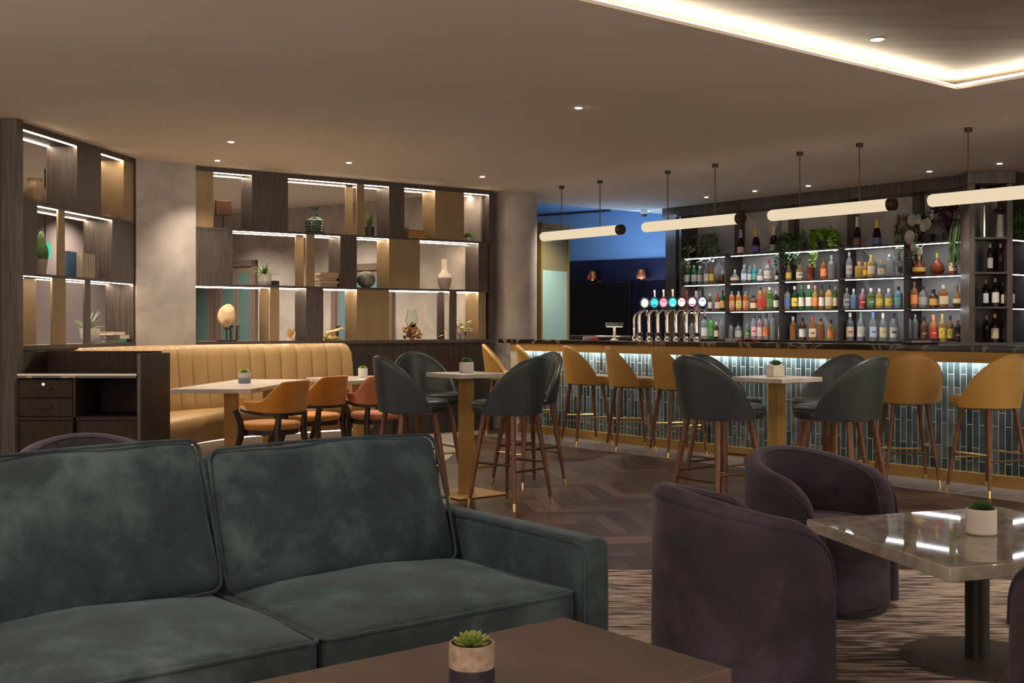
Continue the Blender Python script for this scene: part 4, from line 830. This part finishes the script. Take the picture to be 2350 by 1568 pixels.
def stool(label,leather,kind,loc,rz,group,accent):
    rt=root('bar_stool',label,'bar stool',loc,rz,group)
    zt=lambda a: .715+.375*max(0,(math.cos(a)+.06)/1.06)**.70
    m,rim,_=tub(.284,.276,.042,  .675,zt,95,taper=.17,n=40); m.build('backrest',leather,rt,ang=60)
    MB().tube([ (x*1.0,y*1.0,z) for x,y,z in rim[4:-4]],.0035,5).build('piping',leather,rt)
    # seat cushion: round at the back, squarer at the front
    def sh(s,z):
        out=[]
        for i in range(36):
            a=2*PI*i/36; ca,sa=math.cos(a),math.sin(a); p=3.6 if sa>0 else 2.1; k=(abs(ca)**p+abs(sa)**p)**(-1/p); out.append((.232*s*k*ca,.240*s*k*sa+.020,z))
        return out
    MB().loft([sh(.86,.668),sh(.93,.672),sh(.97,.69),sh(.99,.712),sh(1.0,.722),sh(.985,.726),sh(1.0,.730),sh(1.0,.742),sh(.96,.757),sh(.85,.764),sh(.5,.768)]).build('seat',leather,rt,ang=70)
    MB().loft([sh(.70,.655),sh(.84,.669)]).build('underside',mat('beige_lining',(.45,.37,.27),.7),rt)
    T=[]
    for sx,sy in ((-1,-1),(1,-1),(1,1),(-1,1)):
        top=Vector((sx*.135,sy*.135,.665)); bot=Vector((sx*.215,sy*.215,0)); T.append((top,bot)); q=bot.lerp(top,.085)
        lg=MB().tube([top,top.lerp(bot,.5),q],[.021,.018,.0125],12).build('leg',WALNUT,rt)
        MB().tube([q,bot],[.0130,.0105],12).build('ferrule',BRASS,lg)
    for i in range(4):
        a=T[i]; b=T[(i+1)%4]; z=.27 if i%2==0 else .315; f=1-z/.665
        pa_,pb_=a[0].lerp(a[1],f),b[0].lerp(b[1],f)
        MB().tube([pa_,pb_],.0085,8).build('footrest_bar',BRASS if (i==2 or (i%2==1 and accent)) else mat('bronze_bar',(.12,.07,.04),.4,metal=.6),rt)
    return rt
T1=(-.354,8.80); T2=(1.887,8.10); gB='blue-grey bar stools at the high tables'; gY='mustard bar stools along the bar'
RZ={'u':R(-51.9),'v':R(38.1),'-v':R(-141.9),'-u':R(128.1)}
s0=stool('blue-grey stool nearest the camera at the left high table, seen from behind',LB,'b',(*U(T1,-.07,-.645),0),RZ['v']+R(12),gB,False)
dup(s0,(U(T1,-.66,0)[0]+.12,U(T1,-.66,0)[1]),RZ['u']+R(-6),'blue-grey stool at the left of the left high table, facing right')
dup(s0,(U(T1,0,.68)[0]+.08,U(T1,0,.68)[1]),RZ['-v']+R(-6),'blue-grey stool behind the left high table showing its inner back')
dup(s0,U(T1,.70,.10),RZ['-u']+R(-3),'blue-grey stool mostly hidden behind the nearest one, right of the left high table')
S5=dup(s0,(U(T2,-.66,.0)[0]+.03,U(T2,-.66,.0)[1]),RZ['u']-R(5),'blue-grey stool at the left of the right high table, back to the camera')
S6=dup(s0,(U(T2,0,-.63)[0]-.075,U(T2,0,-.63)[1]),RZ['v']+R(5),'blue-grey stool at the front right of the right high table')
dup(s0,(U(T2,0,.66)[0]+.12,U(T2,0,.66)[1]),RZ['-v'],'blue-grey stool peeking out behind the front left one at the right high table')
dup(s0,U(T2,.66,.03),RZ['-u'],'blue-grey stool behind the front right one at the right high table')
for o_ in (S5,S6): o_.scale=(1.10,1.10,1.02)
def pl(px): # stool centre .345 m in front of the bar, in picture column px
    k=(px-CX)/F; return ((k*((4.04*.787+8.976*.617-.345)/(k*.787+.617))), (4.04*.787+8.976*.617-.345)/(k*.787+.617))
ys=[(1158,R(-92),'mustard stool at the far left end of the bar, farthest from the camera'),(1238,R(-88),'mustard stool second from the far end of the bar'),(1346,R(-70),'mustard stool third from the far end, left of the beer fonts'),(1448,R(-82),'mustard stool in front of the beer fonts, fourth from the far end'),(1556,R(-72),'mustard stool partly hidden by the front left blue-grey stool'),(2080,R(-6),'mustard stool seen square from behind, second from the right'),(2268,R(24),'mustard stool nearest the camera at the right edge of the bar')]
y0=None
for px,rz,lab in ys:
    p=pl(px)
    if y0 is None: y0=stool(lab,LY,'y',(*p,0),rz,gY,True)
    else: dup(y0,p,rz,lab)
def hightable(c,label,rz):
    rt=root('high_table',label,'table',(*c,0),rz,'high bar tables'); s=.225
    MB().box(-s,s,-s,s,.905,.94).build('tabletop',WMARB,rt,bevel=.004)
    MB().box(-.13,.13,-.13,.13,.897,.905).build('mounting_plate',GOLDP,rt,smooth=False)
    MB().box(-.045,.045,-.045,.045,.012,.897).build('column',GOLDP,rt,bevel=.003)
    MB().box(-.235,.235,-.235,.235,.004,.014).build('base_plate',GOLDP,rt,bevel=.002)
hightable(T1,'square stone-topped high table on a brass column, left of centre',R(38.1)); hightable(T2,'square stone-topped high table on a brass column, before the tiled bar',R(38.1))
def cubepot(loc,s,label,seed):
    rt=root('potted_succulent',label,'potted plant',loc,R(20),'succulents on the tables')
    MB().prism([(-s/2,-s/2),(s/2,-s/2),(s/2,s/2),(-s/2,s/2)],0,s*.86).build('pot',noisy('pale_pot',(.50,.46,.42),(.60,.56,.52),ns=30,rough=.7),rt,bevel=.006)
    mb=MB(); rosette(mb,(0,0,s*.86),s*.56,30,seed); rosette(mb,(s*.22,0,s*.88),s*.42,16,seed+1); rosette(mb,(-s*.2,-s*.1,s*.86),s*.4,14,seed+2); mb.build('succulent',GR_C if seed%2 else GR_A,rt)
cubepot((T1[0]+.0,T1[1]+.05,.9405),.093,'green succulent in a pale square pot on the left high table',5)
cubepot((T2[0]-.01,T2[1]+.0,.9405),.096,'dark green succulent in a pale square pot on the right high table',7)
# ---------------------------------------------------------------- banquette
def spline(P,n):
    out=[]; m=len(P)
    for i in range(m-1):
        p0,p1,p2,p3=[Vector(P[max(0,min(m-1,i+k))]) for k in (-1,0,1,2)]
        for j in range(n):
            t=j/n; out.append(.5*((2*p1)+(-p0+p2)*t+(2*p0-5*p1+4*p2-p3)*t*t+(-p0+3*p1-3*p2+p3)*t**3))
    out.append(Vector(P[-1])); return out
backP=spline([(-3.80,9.95),(-3.74,10.45),(-3.66,10.95),(-3.55,11.35),(-3.30,11.72),BK.w(.45,-.13),BK.w(.95,-.13),BK.w(1.35,-.13),BK.w(1.75,-.13)],14)
frontP=spline([(-3.25,9.95),(-3.13,10.45),(-3.02,10.80),(-2.94,11.15),(-2.78,11.52),(-2.60,11.76),(-2.36,11.97),(-2.08,12.22),BK.w(1.83,-.60)],14)
bq=root('banquette','curved mustard leather banquette with channelled back under the dividers','banquette')
n=len(backP); L=[0]
for i in range(1,n): L.append(L[-1]+(backP[i]-backP[i-1]).length)
chw=.182
rings=[]
M=[]
step=.0130; tot=L[-1]; q=0; idx=0
while q<=tot:
    while idx<n-2 and L[idx+1]<q: idx+=1
    t=(q-L[idx])/(L[idx+1]-L[idx]); p=backP[idx].lerp(backP[idx+1],t); d=(backP[idx+1]-backP[idx]).normalized(); M.append((q,p,Vector((d.y,-d.x)))); q+=step
for q,p,nrm in M:      # nrm points towards the seat
    ph=(q/chw)%1; g=.026*(abs(math.sin(PI*ph)))**.28
    e=min(1,(tot-q)/.10); ez=(1-math.sqrt(max(0,1-(1-e)**2)))*.10
    e2=min(1,q/.10); ez+=(1-math.sqrt(max(0,1-(1-e2)**2)))*.10
    prof=[(-.10,.20),(-.10,1.03-ez),(-.075,1.085-ez),(-.03,1.108-ez),(.02+g*.3,1.10-ez+g*.3),(.055+g,1.06-ez),(.07+g,.98-ez),(.085+g,.85),(.10+g,.70),(.125+g,.55),(.15+g,.44),(.15,.40),(.0,.2)]
    rings.append([(p.x+nrm.x*o,p.y+nrm.y*o,z) for o,z in prof])
MB().loft(rings).build('backrest',LYB,bq,ang=75)
# seat between the two paths
rings=[]; m=len(frontP)
for i in range(n):
    f=frontP[min(m-1,int(i*(m-1)/(n-1)))]; b=backP[i]; d=(Vector(f)-Vector(b)); dl=d.length; d/=dl
    def P(o,z): return (b.x+d.x*(dl+o),b.y+d.y*(dl+o),z)
    rings.append([P(-dl+.05,.17),P(-dl+.05,.44),P(-dl+.16,.455),P(-.30,.462),P(-.12,.455),P(-.04,.435),P(.0,.39),P(.012,.33),P(0,.27),P(-.05,.17)])
MB().loft(rings).build('seat',LYB,bq,ang=60)
rings=[]
for i in range(n):
    f=frontP[min(m-1,int(i*(m-1)/(n-1)))]; b=backP[i]; d=(Vector(f)-Vector(b)); dl=d.length; d/=dl
    def P(o,z): return (b.x+d.x*(dl+o),b.y+d.y*(dl+o),z)
    rings.append([P(-dl+.03,.004),P(-dl+.03,.17),P(-.20,.17),P(-.20,.004)])
MB().loft(rings).build('plinth',mat('pale_plinth',(.30,.25,.21),.6),bq,smooth=False)
mb=MB(); mb.tube([(Vector(frontP[i]).lerp(Vector(backP[min(n-1,int(i*(n-1)/(m-1)))]),.17).x,Vector(frontP[i]).lerp(Vector(backP[min(n-1,int(i*(n-1)/(m-1)))]),.17).y,.160) for i in range(6,m-2,3)],.006,6); mb.build('led_strip',emit('plinth_led',(1,.78,.58),3.5),bq)
# ---------------------------------------------------------------- dining tables
def dtable(corners,label,cols_,ztop=.75,t=.04):
    cx=sum(c[0] for c in corners)/4; cy=sum(c[1] for c in corners)/4
    rt=root('dining_table',label,'table',(cx,cy,0),0,'marble-topped tables at the banquette')
    MB().prism([(c[0]-cx,c[1]-cy) for c in corners],ztop-t,ztop).build('tabletop',WMARB,rt,bevel=.004)
    a=math.atan2(corners[1][1]-corners[0][1],corners[1][0]-corners[0][0])
    for (x,y) in cols_:
        lx,ly=x-cx,y-cy
        def rb(h): 
            return [(lx+u*math.cos(a)-v*math.sin(a),ly+u*math.sin(a)+v*math.cos(a)) for u,v in ((-h,-h),(h,-h),(h,h),(-h,h))]
        MB().prism(rb(.055),.016,ztop-t).build('column',GOLDP,rt,bevel=.003)
        MB().prism(rb(.22),.004,.016).build('base_plate',GOLDP,rt,smooth=False)
dtable([(-3.0,9.97),(-2.29,9.97),(-2.13,11.80),(-2.84,11.80)],'long marble-topped dining table with two brass columns at the banquette',[(-2.54,10.30),(-2.42,11.35)])
Fc=(-1.68,11.48); n_=(-.586,.81); w_=(.81,.586)
dtable([Fc,(Fc[0]+.8*w_[0],Fc[1]+.8*w_[1]),(Fc[0]+.8*w_[0]+.9*n_[0],Fc[1]+.8*w_[1]+.9*n_[1]),(Fc[0]+.9*n_[0],Fc[1]+.9*n_[1])],'smaller marble-topped dining table near the right end of the banquette',[(-1.62,12.06)])
mug_plant((-2.575,10.95,.7505),.060,.105,'green succulent in a grey and blue pot on the long dining table',(noisy('oat_glaze',(.34,.31,.29),(.46,.43,.40),ns=25,rough=.5),mat('slate_blue_glaze',(.14,.16,.21),.4)),3,leaf=GR_D)
mug_plant((-1.60,12.20,.7505),.050,.10,'green succulent in a white ribbed pot on the smaller dining table',None,4,True,leaf=GR_D)
# ---------------------------------------------------------------- dining chairs
OCH=noisy('ochre_velvet',(.55,.20,.012),(.72,.30,.03),ns=5,rough=.75,sheen=.4); COR=noisy('coral_fabric',(.50,.17,.08),(.60,.23,.12),ns=6,rough=.8)
def dchair(label,fab,loc,rz,group):
    rt=root('dining_chair',label,'chair',loc,rz,group)
    sm=lambda x: x*x*(3-2*x)
    def zt(a):
        k=abs(a)/R(105); k2=min(1,max(0,(k-.34)/.36)); return .845-.155*sm(k2)-.015*k
    def P(a,f,z,zz):
        s_,c_=math.sin(a),-math.cos(a); pw=2.5; k=(abs(s_)**pw+abs(c_)**pw)**(-1/pw); r=(.290-f*.030); lean=.05*max(0,-c_)*(zz) ; return (s_*k*r,(c_*k*(r-.015))-lean,z)
    rings=[]; N=44; thm=R(112)
    for i in range(N+1):
        a=-thm+2*thm*i/N; z1=zt(a); z0=.575+.04*(abs(a)/thm)**3; 
        if abs(a)>R(98): z0=z0+(abs(a)-R(98))*.35
        ring=[]
        for j in range(6): z=z0+(z1-.012-z0)*j/5; ring.append(P(a,0,z,(z-.57)/.28))
        for f,dz in ((.15,0),(.5,.004),(.85,0)): ring.append(P(a,f,z1-.004+dz,(z1-.57)/.28))
        for j in range(6): z=z1-.012-(z1-.012-z0)*j/5; ring.append(P(a,1,z,(z-.57)/.28))
        rings.append(ring)
    MB().loft(rings).build('backrest',fab,rt,ang=60)
    rings=[]
    for i in range(N+1):
        a=-thm+2*thm*i/N; z0=.575+.04*(abs(a)/thm)**3-.002
        rings.append([P(a,-.1,z0-.024,0),P(a,1.0,z0-.024,0),P(a,1.0,z0,0),P(a,-.1,z0,0)])
    MB().loft(rings).build('back_rail',WENGE,rt,smooth=False)
    def sh(s,z):
        out=[]
        for i in range(32):
            a=2*PI*i/32; ca,sa=math.cos(a),math.sin(a); p=2.6; k=(abs(ca)**p+abs(sa)**p)**(-1/p); out.append((.245*s*k*ca,.245*s*k*sa+.015,z))
        return out
    MB().loft([sh(.9,.425),sh(.98,.435),sh(1.02,.455),sh(1.0,.475),sh(.9,.488),sh(.6,.495)]).build('seat',fab,rt,ang=70)
    MB().loft([sh(.93,.385),sh(.93,.426)]).build('seat_frame',WENGE,rt)
    for s in (-1,1):
        MB().tube([(s*.285,.155,.60),(s*.262,.12,.50),(s*.235,.13,.40),(s*.225,.20,.20),(s*.23,.245,0)],[.024,.027,.031,.024,.018],8).build('leg',WENGE,rt)
        MB().tube([(s*.185,-.215,.57),(s*.19,-.20,.42),(s*.20,-.22,.22),(s*.215,-.27,0)],[.024,.031,.025,.018],8).build('leg',WENGE,rt)
    return rt
dc=dchair('ochre velvet dining chair nearest the sofa, at the long table',OCH,(*at(622,972,.47)[:2],0),R(66),'ochre dining chairs')
dup(dc,at(718,953,.47)[:2],R(62),'ochre velvet dining chair behind the nearer ochre one')
dc2=dchair('coral dining chair partly hidden behind a blue-grey bar stool',COR,(*at(868,950,.47)[:2],0),R(28),None)
dup(dc,(-2.62,12.62-.9+.0,0) if 0 else (-9,13,0),0,'x') if 0 else None
l=at(664,1023,.0); v=root('floor_box','small black cylinder with a chrome rim standing on the stone floor','floor box',(l[0],l[1],.004)); MB().lathe([(.035,0),(.035,.075)],(0,0,0),20).build('body',BLACKG,v); MB().lathe([(.037,.075),(.037,.09),(.03,.095)],(0,0,0),20).build('rim',CHROME,v)
# ---------------------------------------------------------------- velvet tub chairs
def velvet(n,c1,c2,c3,ns=2.2):
    m,N,L,b=newmat(n); S(b,rough=.8,sheen=.3); b.inputs['Sheen Roughness'].default_value=.4; b.inputs['Sheen Tint'].default_value=(*[min(1,x*5+.1) for x in c3],1)
    tc=N.new('ShaderNodeTexCoord'); n1=N.new('ShaderNodeTexNoise'); n1.inputs['Scale'].default_value=ns; n1.inputs['Detail'].default_value=7; n1.inputs['Roughness'].default_value=.66; n1.inputs['Distortion'].default_value=.25
    cr=N.new('ShaderNodeValToRGB'); e=cr.color_ramp.elements; e[0].position=.30; e[0].color=(*c1,1); e[1].position=.70; e[1].color=(*c3,1); x=e.new(.5); x.color=(*c2,1)
    n2=N.new('ShaderNodeTexNoise'); n2.inputs['Scale'].default_value=26; n2.inputs['Detail'].default_value=5
    bp=N.new('ShaderNodeBump'); bp.inputs['Strength'].default_value=.18; bp.inputs['Distance'].default_value=.006
    L.new(tc.outputs['Object'],n1.inputs[0]); L.new(tc.outputs['Object'],n2.inputs[0]); L.new(n1.outputs[0],cr.inputs[0]); L.new(cr.outputs[0],b.inputs['Base Color']); L.new(n2.outputs[0],bp.inputs['Height']); L.new(bp.outputs[0],b.inputs['Normal'])
    return m
VP=velvet('aubergine_velvet',(.010,.008,.018),(.027,.021,.039),(.064,.054,.088),3.4)
VT=velvet('teal_velvet',(.005,.013,.022),(.018,.037,.050),(.070,.108,.130),4.2)
def tubchair(label,loc,rz,group,chan=0,hi=.712,lo=.595):
    rt=root('tub_chair',label,'armchair',loc,rz,group); Rr=.345; th=R(128)
    def zt(a):
        k=(1+math.cos(min(PI,abs(a)*1.25)))/2; z=lo+(hi-lo)*k; d=(th-abs(a))*Rr; q=.20
        if d<q: z-= (q-math.sqrt(max(0,q*q-(q-d)**2)))*.95
        return z
    global chn; chn=9
    m,rim,rings=tub(Rr,Rr,.085,.03,zt,128,taper=-.02,n=72,chan=chan,ns=9); m.build('shell',VP,rt,ang=70)
    MB().tube([(x*1.008,y*1.008,z) for x,y,z in rim[4:-4]],.0055,6).build('piping',VP,rt)
    inner=[rg[14] for rg in rings]; 
    MB().tube([(x,y,z) for x,y,z in inner[5:-5]],.005,6).build('piping',VP,rt)
    def sh(s,z):
        out=[]
        for i in range(40):
            a=2*PI*i/40; p_=3.4 if math.sin(a)>0 else 2; k_=(abs(math.cos(a))**p_+abs(math.sin(a))**p_)**(-1/p_); out.append((.262*s*k_*math.cos(a),.262*s*k_*math.sin(a)*(1.05 if math.sin(a)>0 else 1),z))
        return out
    MB().loft([sh(.97,.25),sh(1,.28),sh(1.0,.36),sh(.97,.385),sh(.8,.402),sh(.4,.408)]).build('seat_cushion',VP,rt,ang=60)
    MB().loft([sh(.99,.03),sh(.99,.252)]).build('seat_base',VP,rt)
    MB().lathe([(.29,0),(.29,.03)],(0,0,0),32).build('plinth',BLACK,rt)
    return rt
gC='aubergine velvet tub chairs'
tubchair('aubergine velvet tub chair in the foreground, its back to the camera',(.87,4.22,.010),R(-78),gC)
tubchair('aubergine velvet tub chair behind the lounge table, inner back showing',(1.435,5.28,.010),R(-147),gC)
tubchair('aubergine velvet tub chair cut off by the right picture edge',(1.86,3.40,.010),R(22),gC)
tubchair('aubergine velvet tub chair with channelled inner back behind the sofa',(-2.25,5.98,.001),R(-160),gC,chan=.010)
# ---------------------------------------------------------------- lounge table
ct=(1.80,4.40); rt=root('lounge_table','square grey marble lounge table on a round black pedestal','table',(*ct,.010))
cor=[(1.218,4.708),(1.446,3.755),(2.36,4.06),(2.16,5.04)]
MB().prism([(x-ct[0],y-ct[1]) for x,y in cor],.442,.492).build('tabletop',STONET,rt,bevel=.005)
MB().lathe([(.045,.012),(.045,.442)],(0,0,0),32).build('column',BLACK,rt); MB().lathe([(.285,0),(.285,.008),(.275,.013)],(0,0,0),56).build('base_disc',noisy('speckled_black_metal',(.02,.018,.018),(.09,.08,.075),ns=90,rough=.45),rt); MB().box(-.15,.15,-.15,.15,.434,.442).build('mounting_plate',BLACK,rt,smooth=False)
pp=at(2252,1226,.502); mug_plant((pp[0],pp[1],.5025),.056,.098,'dark green succulent in white textured pot on the marble lounge table',None,11,True,leaf=GR_C)
# ---------------------------------------------------------------- coffee table
K=(.144,3.13); rt=root('coffee_table','dark brown rectangular coffee table in front of the sofa','table',(*K,.010),R(38.1))
BRW=noisy('brown_laminate',(.075,.053,.042),(.098,.070,.056),ns=5,rough=.5)
MB().box(-1.12,0,-.60,0,.452,.49).build('tabletop',BRW,rt,bevel=.003)
for x in (-1.09,-.07):
    for y in (-.57,-.07): MB().box(x,x+.04,y,y+.04,0,.452).build('leg',BLACK,rt,smooth=False)
mug_plant((-.088,2.49,.5003),.0505,.108,'light green succulent in an oatmeal and dark blue glazed pot, foreground',(noisy('oatmeal_glaze',(.22,.16,.125),(.36,.275,.22),ns=55,rough=.6,bump=.3),noisy('dark_blue_glaze',(.015,.016,.035),(.04,.035,.05),ns=30,rough=.35)),2,leaf=GR_A,leafr=.92)
# ---------------------------------------------------------------- sofa
sf=root('sofa','large teal velvet sofa with loose cushions and piped edges','sofa',(.207,3.60,.010),R(38.1))
W=.905
MB().rbox(-2*W-.14,.13,.02,.98,.06,.30,.02,n=6).build('base',VT,sf,ang=60)
MB().rbox(-2*W-.02,.02,.80,.98,.06,.80,.05,n=10,bulge=(0,.01,.01)).build('back_frame',VT,sf,ang=60)
for s,(x0,x1) in enumerate(((.0,.118),(-2*W-.125,-2*W))):
    a=MB().rbox(x0,x1,-.035,.97,.05,.612,.032,n=8,bulge=(.004,.006,.006)).build('arm',VT,sf,ang=60)
    xe=x0+.004 if s==0 else x1-.004
    MB().tube([(xe,-.028,.10),(xe,-.030,.40),(xe,-.03,.55),(xe,-.012,.590),(xe,.03,.605),(xe,.5,.610),(xe,.95,.605)],.0055,6).build('piping',VT,a)
for i in range(4):
    MB().lathe([(.02,0),(.03,.055)],((-2*W-.05) if i%2 else .05,.08 if i<2 else .9,0),12).build('leg',BLACK,sf)
def pipe_rect(x0,x1,z0,z1,r,y,M,bx=0,bz=0,n=10):
    P=[]
    def cor_(cx,cz,a0):
        for k in range(5): a=a0+PI/2*k/4; P.append((cx+r*math.cos(a),y,cz+r*math.sin(a)))
    cor_(x1-r,z1-r,0); 
    for k in range(1,n): t=k/n; P.append((x1-r-(x1-x0-2*r)*t,y,z1+bz*(1-(2*t-1)**2)))
    cor_(x0+r,z1-r,PI/2)
    for k in range(1,n): t=k/n; P.append((x0-bx*(1-(2*t-1)**2),y,z1-r-(z1-z0-2*r)*t))
    cor_(x0+r,z0+r,PI); cor_(x1-r,z0+r,1.5*PI)
    for k in range(1,n): t=k/n; P.append((x1+bx*(1-(2*t-1)**2),y,z0+r+(z1-z0-2*r)*t))
    m=MB(); m.M=M; m.tube(P,.0062,6,close=True); return m
for i in range(2):
    x0=-W*(i+1)+.006; x1=-W*i-.006
    m=MB(); m.rbox(x0,x1,.0,.80,.296,.455,.030,n=12,bulge=(.004,.012,.044),wr=.005,seed=i); c=m.build('seat_cushion',VT,sf,ang=70)
    P=[]; r=.03
    for (cx,cy,a0) in ((x1-r,.0+r,-PI/2),(x1-r,.80-r,0),(x0+r,.80-r,PI/2),(x0+r,.0+r,PI)):
        for k in range(5): a=a0+PI/2*k/4; P.append((cx+r*math.cos(a),cy+r*math.sin(a),.447))
    # subdivide long runs with the front bulge
    Q=[]
    for k in range(len(P)):
        a,b=Vector(P[k]),Vector(P[(k+1)%len(P)]); mm=12 if (a-b).length>.2 else 1
        for j in range(mm):
            t=j/mm; q=a.lerp(b,t); f=(1-((q.x-(x0+x1)/2)/((x1-x0)/2))**2)
            if q.y<.03: q.y-=.002*f
            Q.append(q)
    MB().tube(Q,.0062,6,close=True).build('piping',VT,c)
for i in range(2):
    x0=-W*(i+1)+(.008 if i else .004); x1=-W*i-(.03 if i==0 else .012)
    ht=.462 if i==0 else .486
    M=Matrix.Translation(((x0+x1)/2,.60,.462))@Matrix.Rotation(R(0 if i==0 else -2.0),4,'Y')@Matrix.Rotation(R(-20),4,'X')
    hw=(x1-x0)/2
    m=MB(); m.M=M; m.rbox(-hw,hw,.0,.17,0,ht,.035,n=12,bulge=(.006,.035,.012),wr=.010,seed=i+5); c=m.build('back_cushion',VT,sf,ang=70)
    pipe_rect(-hw,hw,0,ht,.04,.012,M,.006,.008).build('piping',VT,c); pipe_rect(-hw,hw,0,ht,.04,.158,M,.006,.008).build('piping',VT,c)
# ---------------------------------------------------------------- waiter station
ws=Frame((at(34,1100,0)[0],8.2),0); 
X0=(34-CX)/F*8.2; X1=(318-CX)/F*8.2; A=R(-7.3+0)
st=root('waiter_station','dark wooden waiter station with drawers, open cubby and marble shelf','cabinet',(X0,8.2,0),R(0))
w=X1-X0; dep=.55; DK=noisy('espresso_wood',(.014,.008,.007),(.026,.015,.012),scale=(6,6,.4),ns=8,rough=.6,spec=.25)
skew=.08
def SK(pts): return pts
MB().box(0,w,dep-.03,dep,0,1.11).build('back_board',DK,st,smooth=False)
mb=MB(); mb.loft([[(0,0,0),(.0,0,.90),(.0,.30,1.11),(.0,dep,1.11),(0,dep,0)],[(.025,0,0),(.025,0,.90),(.025,.30,1.11),(.025,dep,1.11),(.025,dep,0)]]); mb.build('side_panel',DK,st,smooth=False)
mb=MB(); mb.loft([[(w-.01,0,0),(w-.01,0,1.10),(w+.07,.44,1.10),(w+.07,.44,0)],[(w+.015,0,0),(w+.015,0,1.10),(w+.095,.44,1.10),(w+.095,.44,0)]]); mb.build('side_panel',noisy('satin_dark_wood',(.035,.026,.020),(.05,.038,.03),scale=(6,6,.4),ns=8,rough=.25),st,smooth=False)
MB().box(.025,w-.01,-.015,dep-.03,.925,.955).build('marble_shelf',DMARB,st,bevel=.003)
MB().box(.025,w-.01,-.018,-.012,.945,.958).build('front_trim',mat('metal_trim',(.55,.48,.40),.3,metal=.6),st,smooth=False)
xd=w*.47
MB().box(.0,w-.01,.03,dep-.03,0,.14).build('plinth',DK,st,smooth=False)
MB().box(xd,xd+.02,.0,dep-.03,.14,.925).build('partition',DK,st,smooth=False); MB().box(.025,w-.01,.0,dep-.03,.62,.645).build('shelf',DK,st,smooth=False)
for k,(za,zb) in enumerate(((.785,.915),(.65,.78))):
    d=MB().box(.03,xd-.004,.0,.40,za,zb).build('drawer',DK,st,bevel=.002); zc=(za+zb)/2
    MB().tube([(xd/2-.06,-.0,zc),(xd/2-.06,-.025,zc),(xd/2+.06,-.025,zc),(xd/2+.06,0,zc)],.005,8).build('handle',BLACK,d)
    if k==0: m=MB().lathe([(.012,0),(.012,.012)],(0,0,0),16); m.v=[(x+xd/2+.0,-z,y+zc+.032) for x,y,z in m.v]; m.build('lock',CHROME,d)
for xa,xb in ((.03,w/2-.003),(w/2+.003,w-.015)): MB().box(xa,xb,.0,.02,.15,.615).build('door',DK,st,bevel=.002)
# ================================================================ light
def area(x,y,z,sx,sy,e,col,rot=(0,0,0)):
    l=bpy.data.lights.new('wash_and_fill_area','AREA'); l.shape='RECTANGLE'; l.size=sx; l.size_y=sy; l.energy=e; l.color=col
    o=bpy.data.objects.new('wash_and_fill_area',l); COL.objects.link(o); o.location=(x,y,z); o.rotation_euler=rot; return o
WARM=(1,.80,.60)
for px,py,lab in DL:
    p=at(px,py,3.0); e=26 if py<480 else 5
    spot(p[0],p[1],2.985,e*K_DL,R(100),.8,(1,.84,.68))
p=at(2014,90,3.10); spot(p[0],p[1],3.085,26*K_DL,R(100),.8)
# added fill spots without fixtures, in place of the room's other downlights
for (x,y) in ((-3.2,7.2),(-1.2,6.4),(-3.4,4.6),(-1.2,3.6),(-2.0,1.0),(1.2,1.2),(3.6,2.6),(4.6,5.0),(2.9,6.6),(5.6,7.0)):
    z=3.085 if (x*UX+y*UY<7.545 and -x*UY+y*UX<4.45) else 2.985
    spot(x,y,z,20*K_DL,R(110),.8,(1,.82,.64))
for (x,y) in ((-5.3,10.2),(-5.2,12.4),(-3.9,14.6),(-2.6,14.7),(-5.6,15.4),(-4.3,15.9),(.9,14.95)): spot(x,y,2.985,45*K_DL,R(130),.8,(1,.86,.70))  # spots without fixtures, added to brighten the corridor and the glazed partition leaf
# tube pendants: light they give
# blue wash lights of the alcove
for (x,y) in ((1.3,16.8),(2.1,17.0)): area(x,y,2.0,1.0,.6,9*K_B,(.42,.66,1),(PI,0,R(-33)))
a_=area(1.7,16.6,2.75,1.6,.3,6*K_B,(.42,.66,1),(R(80),0,R(-33)+0))
# unseen upward lights added to brighten the ceiling, beside and behind the camera
for (x,y,e) in ((-5.8,3.0,26),(7.2,4.2,55),(-1.0,-2.5,80),(-2.5,-1.5,45)): area(x,y,1.75,.5,.5,e*K_U,(1,.84,.68),(PI,0,0))
# world: dim warm fill from the rest of the hotel lobby
w=bpy.data.worlds.new('lobby'); bpy.context.scene.world=w; w.use_nodes=True
bg=w.node_tree.nodes['Background']; bg.inputs[0].default_value=(1,.85,.71,1); bg.inputs[1].default_value=K_W
# camera
cd=bpy.data.cameras.new('camera'); co=bpy.data.objects.new('camera',cd); COL.objects.link(co); bpy.context.scene.camera=co
cd.sensor_width=36; cd.lens=F/2350*36; cd.shift_y=-35/2350; co.location=(0,0,CZ); co.rotation_euler=(PI/2,0,0); cd.clip_start=.05; cd.clip_end=100
sc=bpy.context.scene; sc.view_settings.view_transform='Standard'; sc.view_settings.look='None'; sc.view_settings.gamma=1; sc.view_settings.use_curve_mapping=False; sc.view_settings.exposure=EXPO
cy=sc.cycles; cy.use_denoising=True; cy.max_bounces=6; cy.diffuse_bounces=3; cy.glossy_bounces=3; cy.transmission_bounces=5; cy.transparent_max_bounces=4; cy.caustics_reflective=False; cy.caustics_refractive=False; cy.sample_clamp_indirect=4; cy.use_adaptive_sampling=True; cy.adaptive_threshold=.03; cy.use_light_tree=True
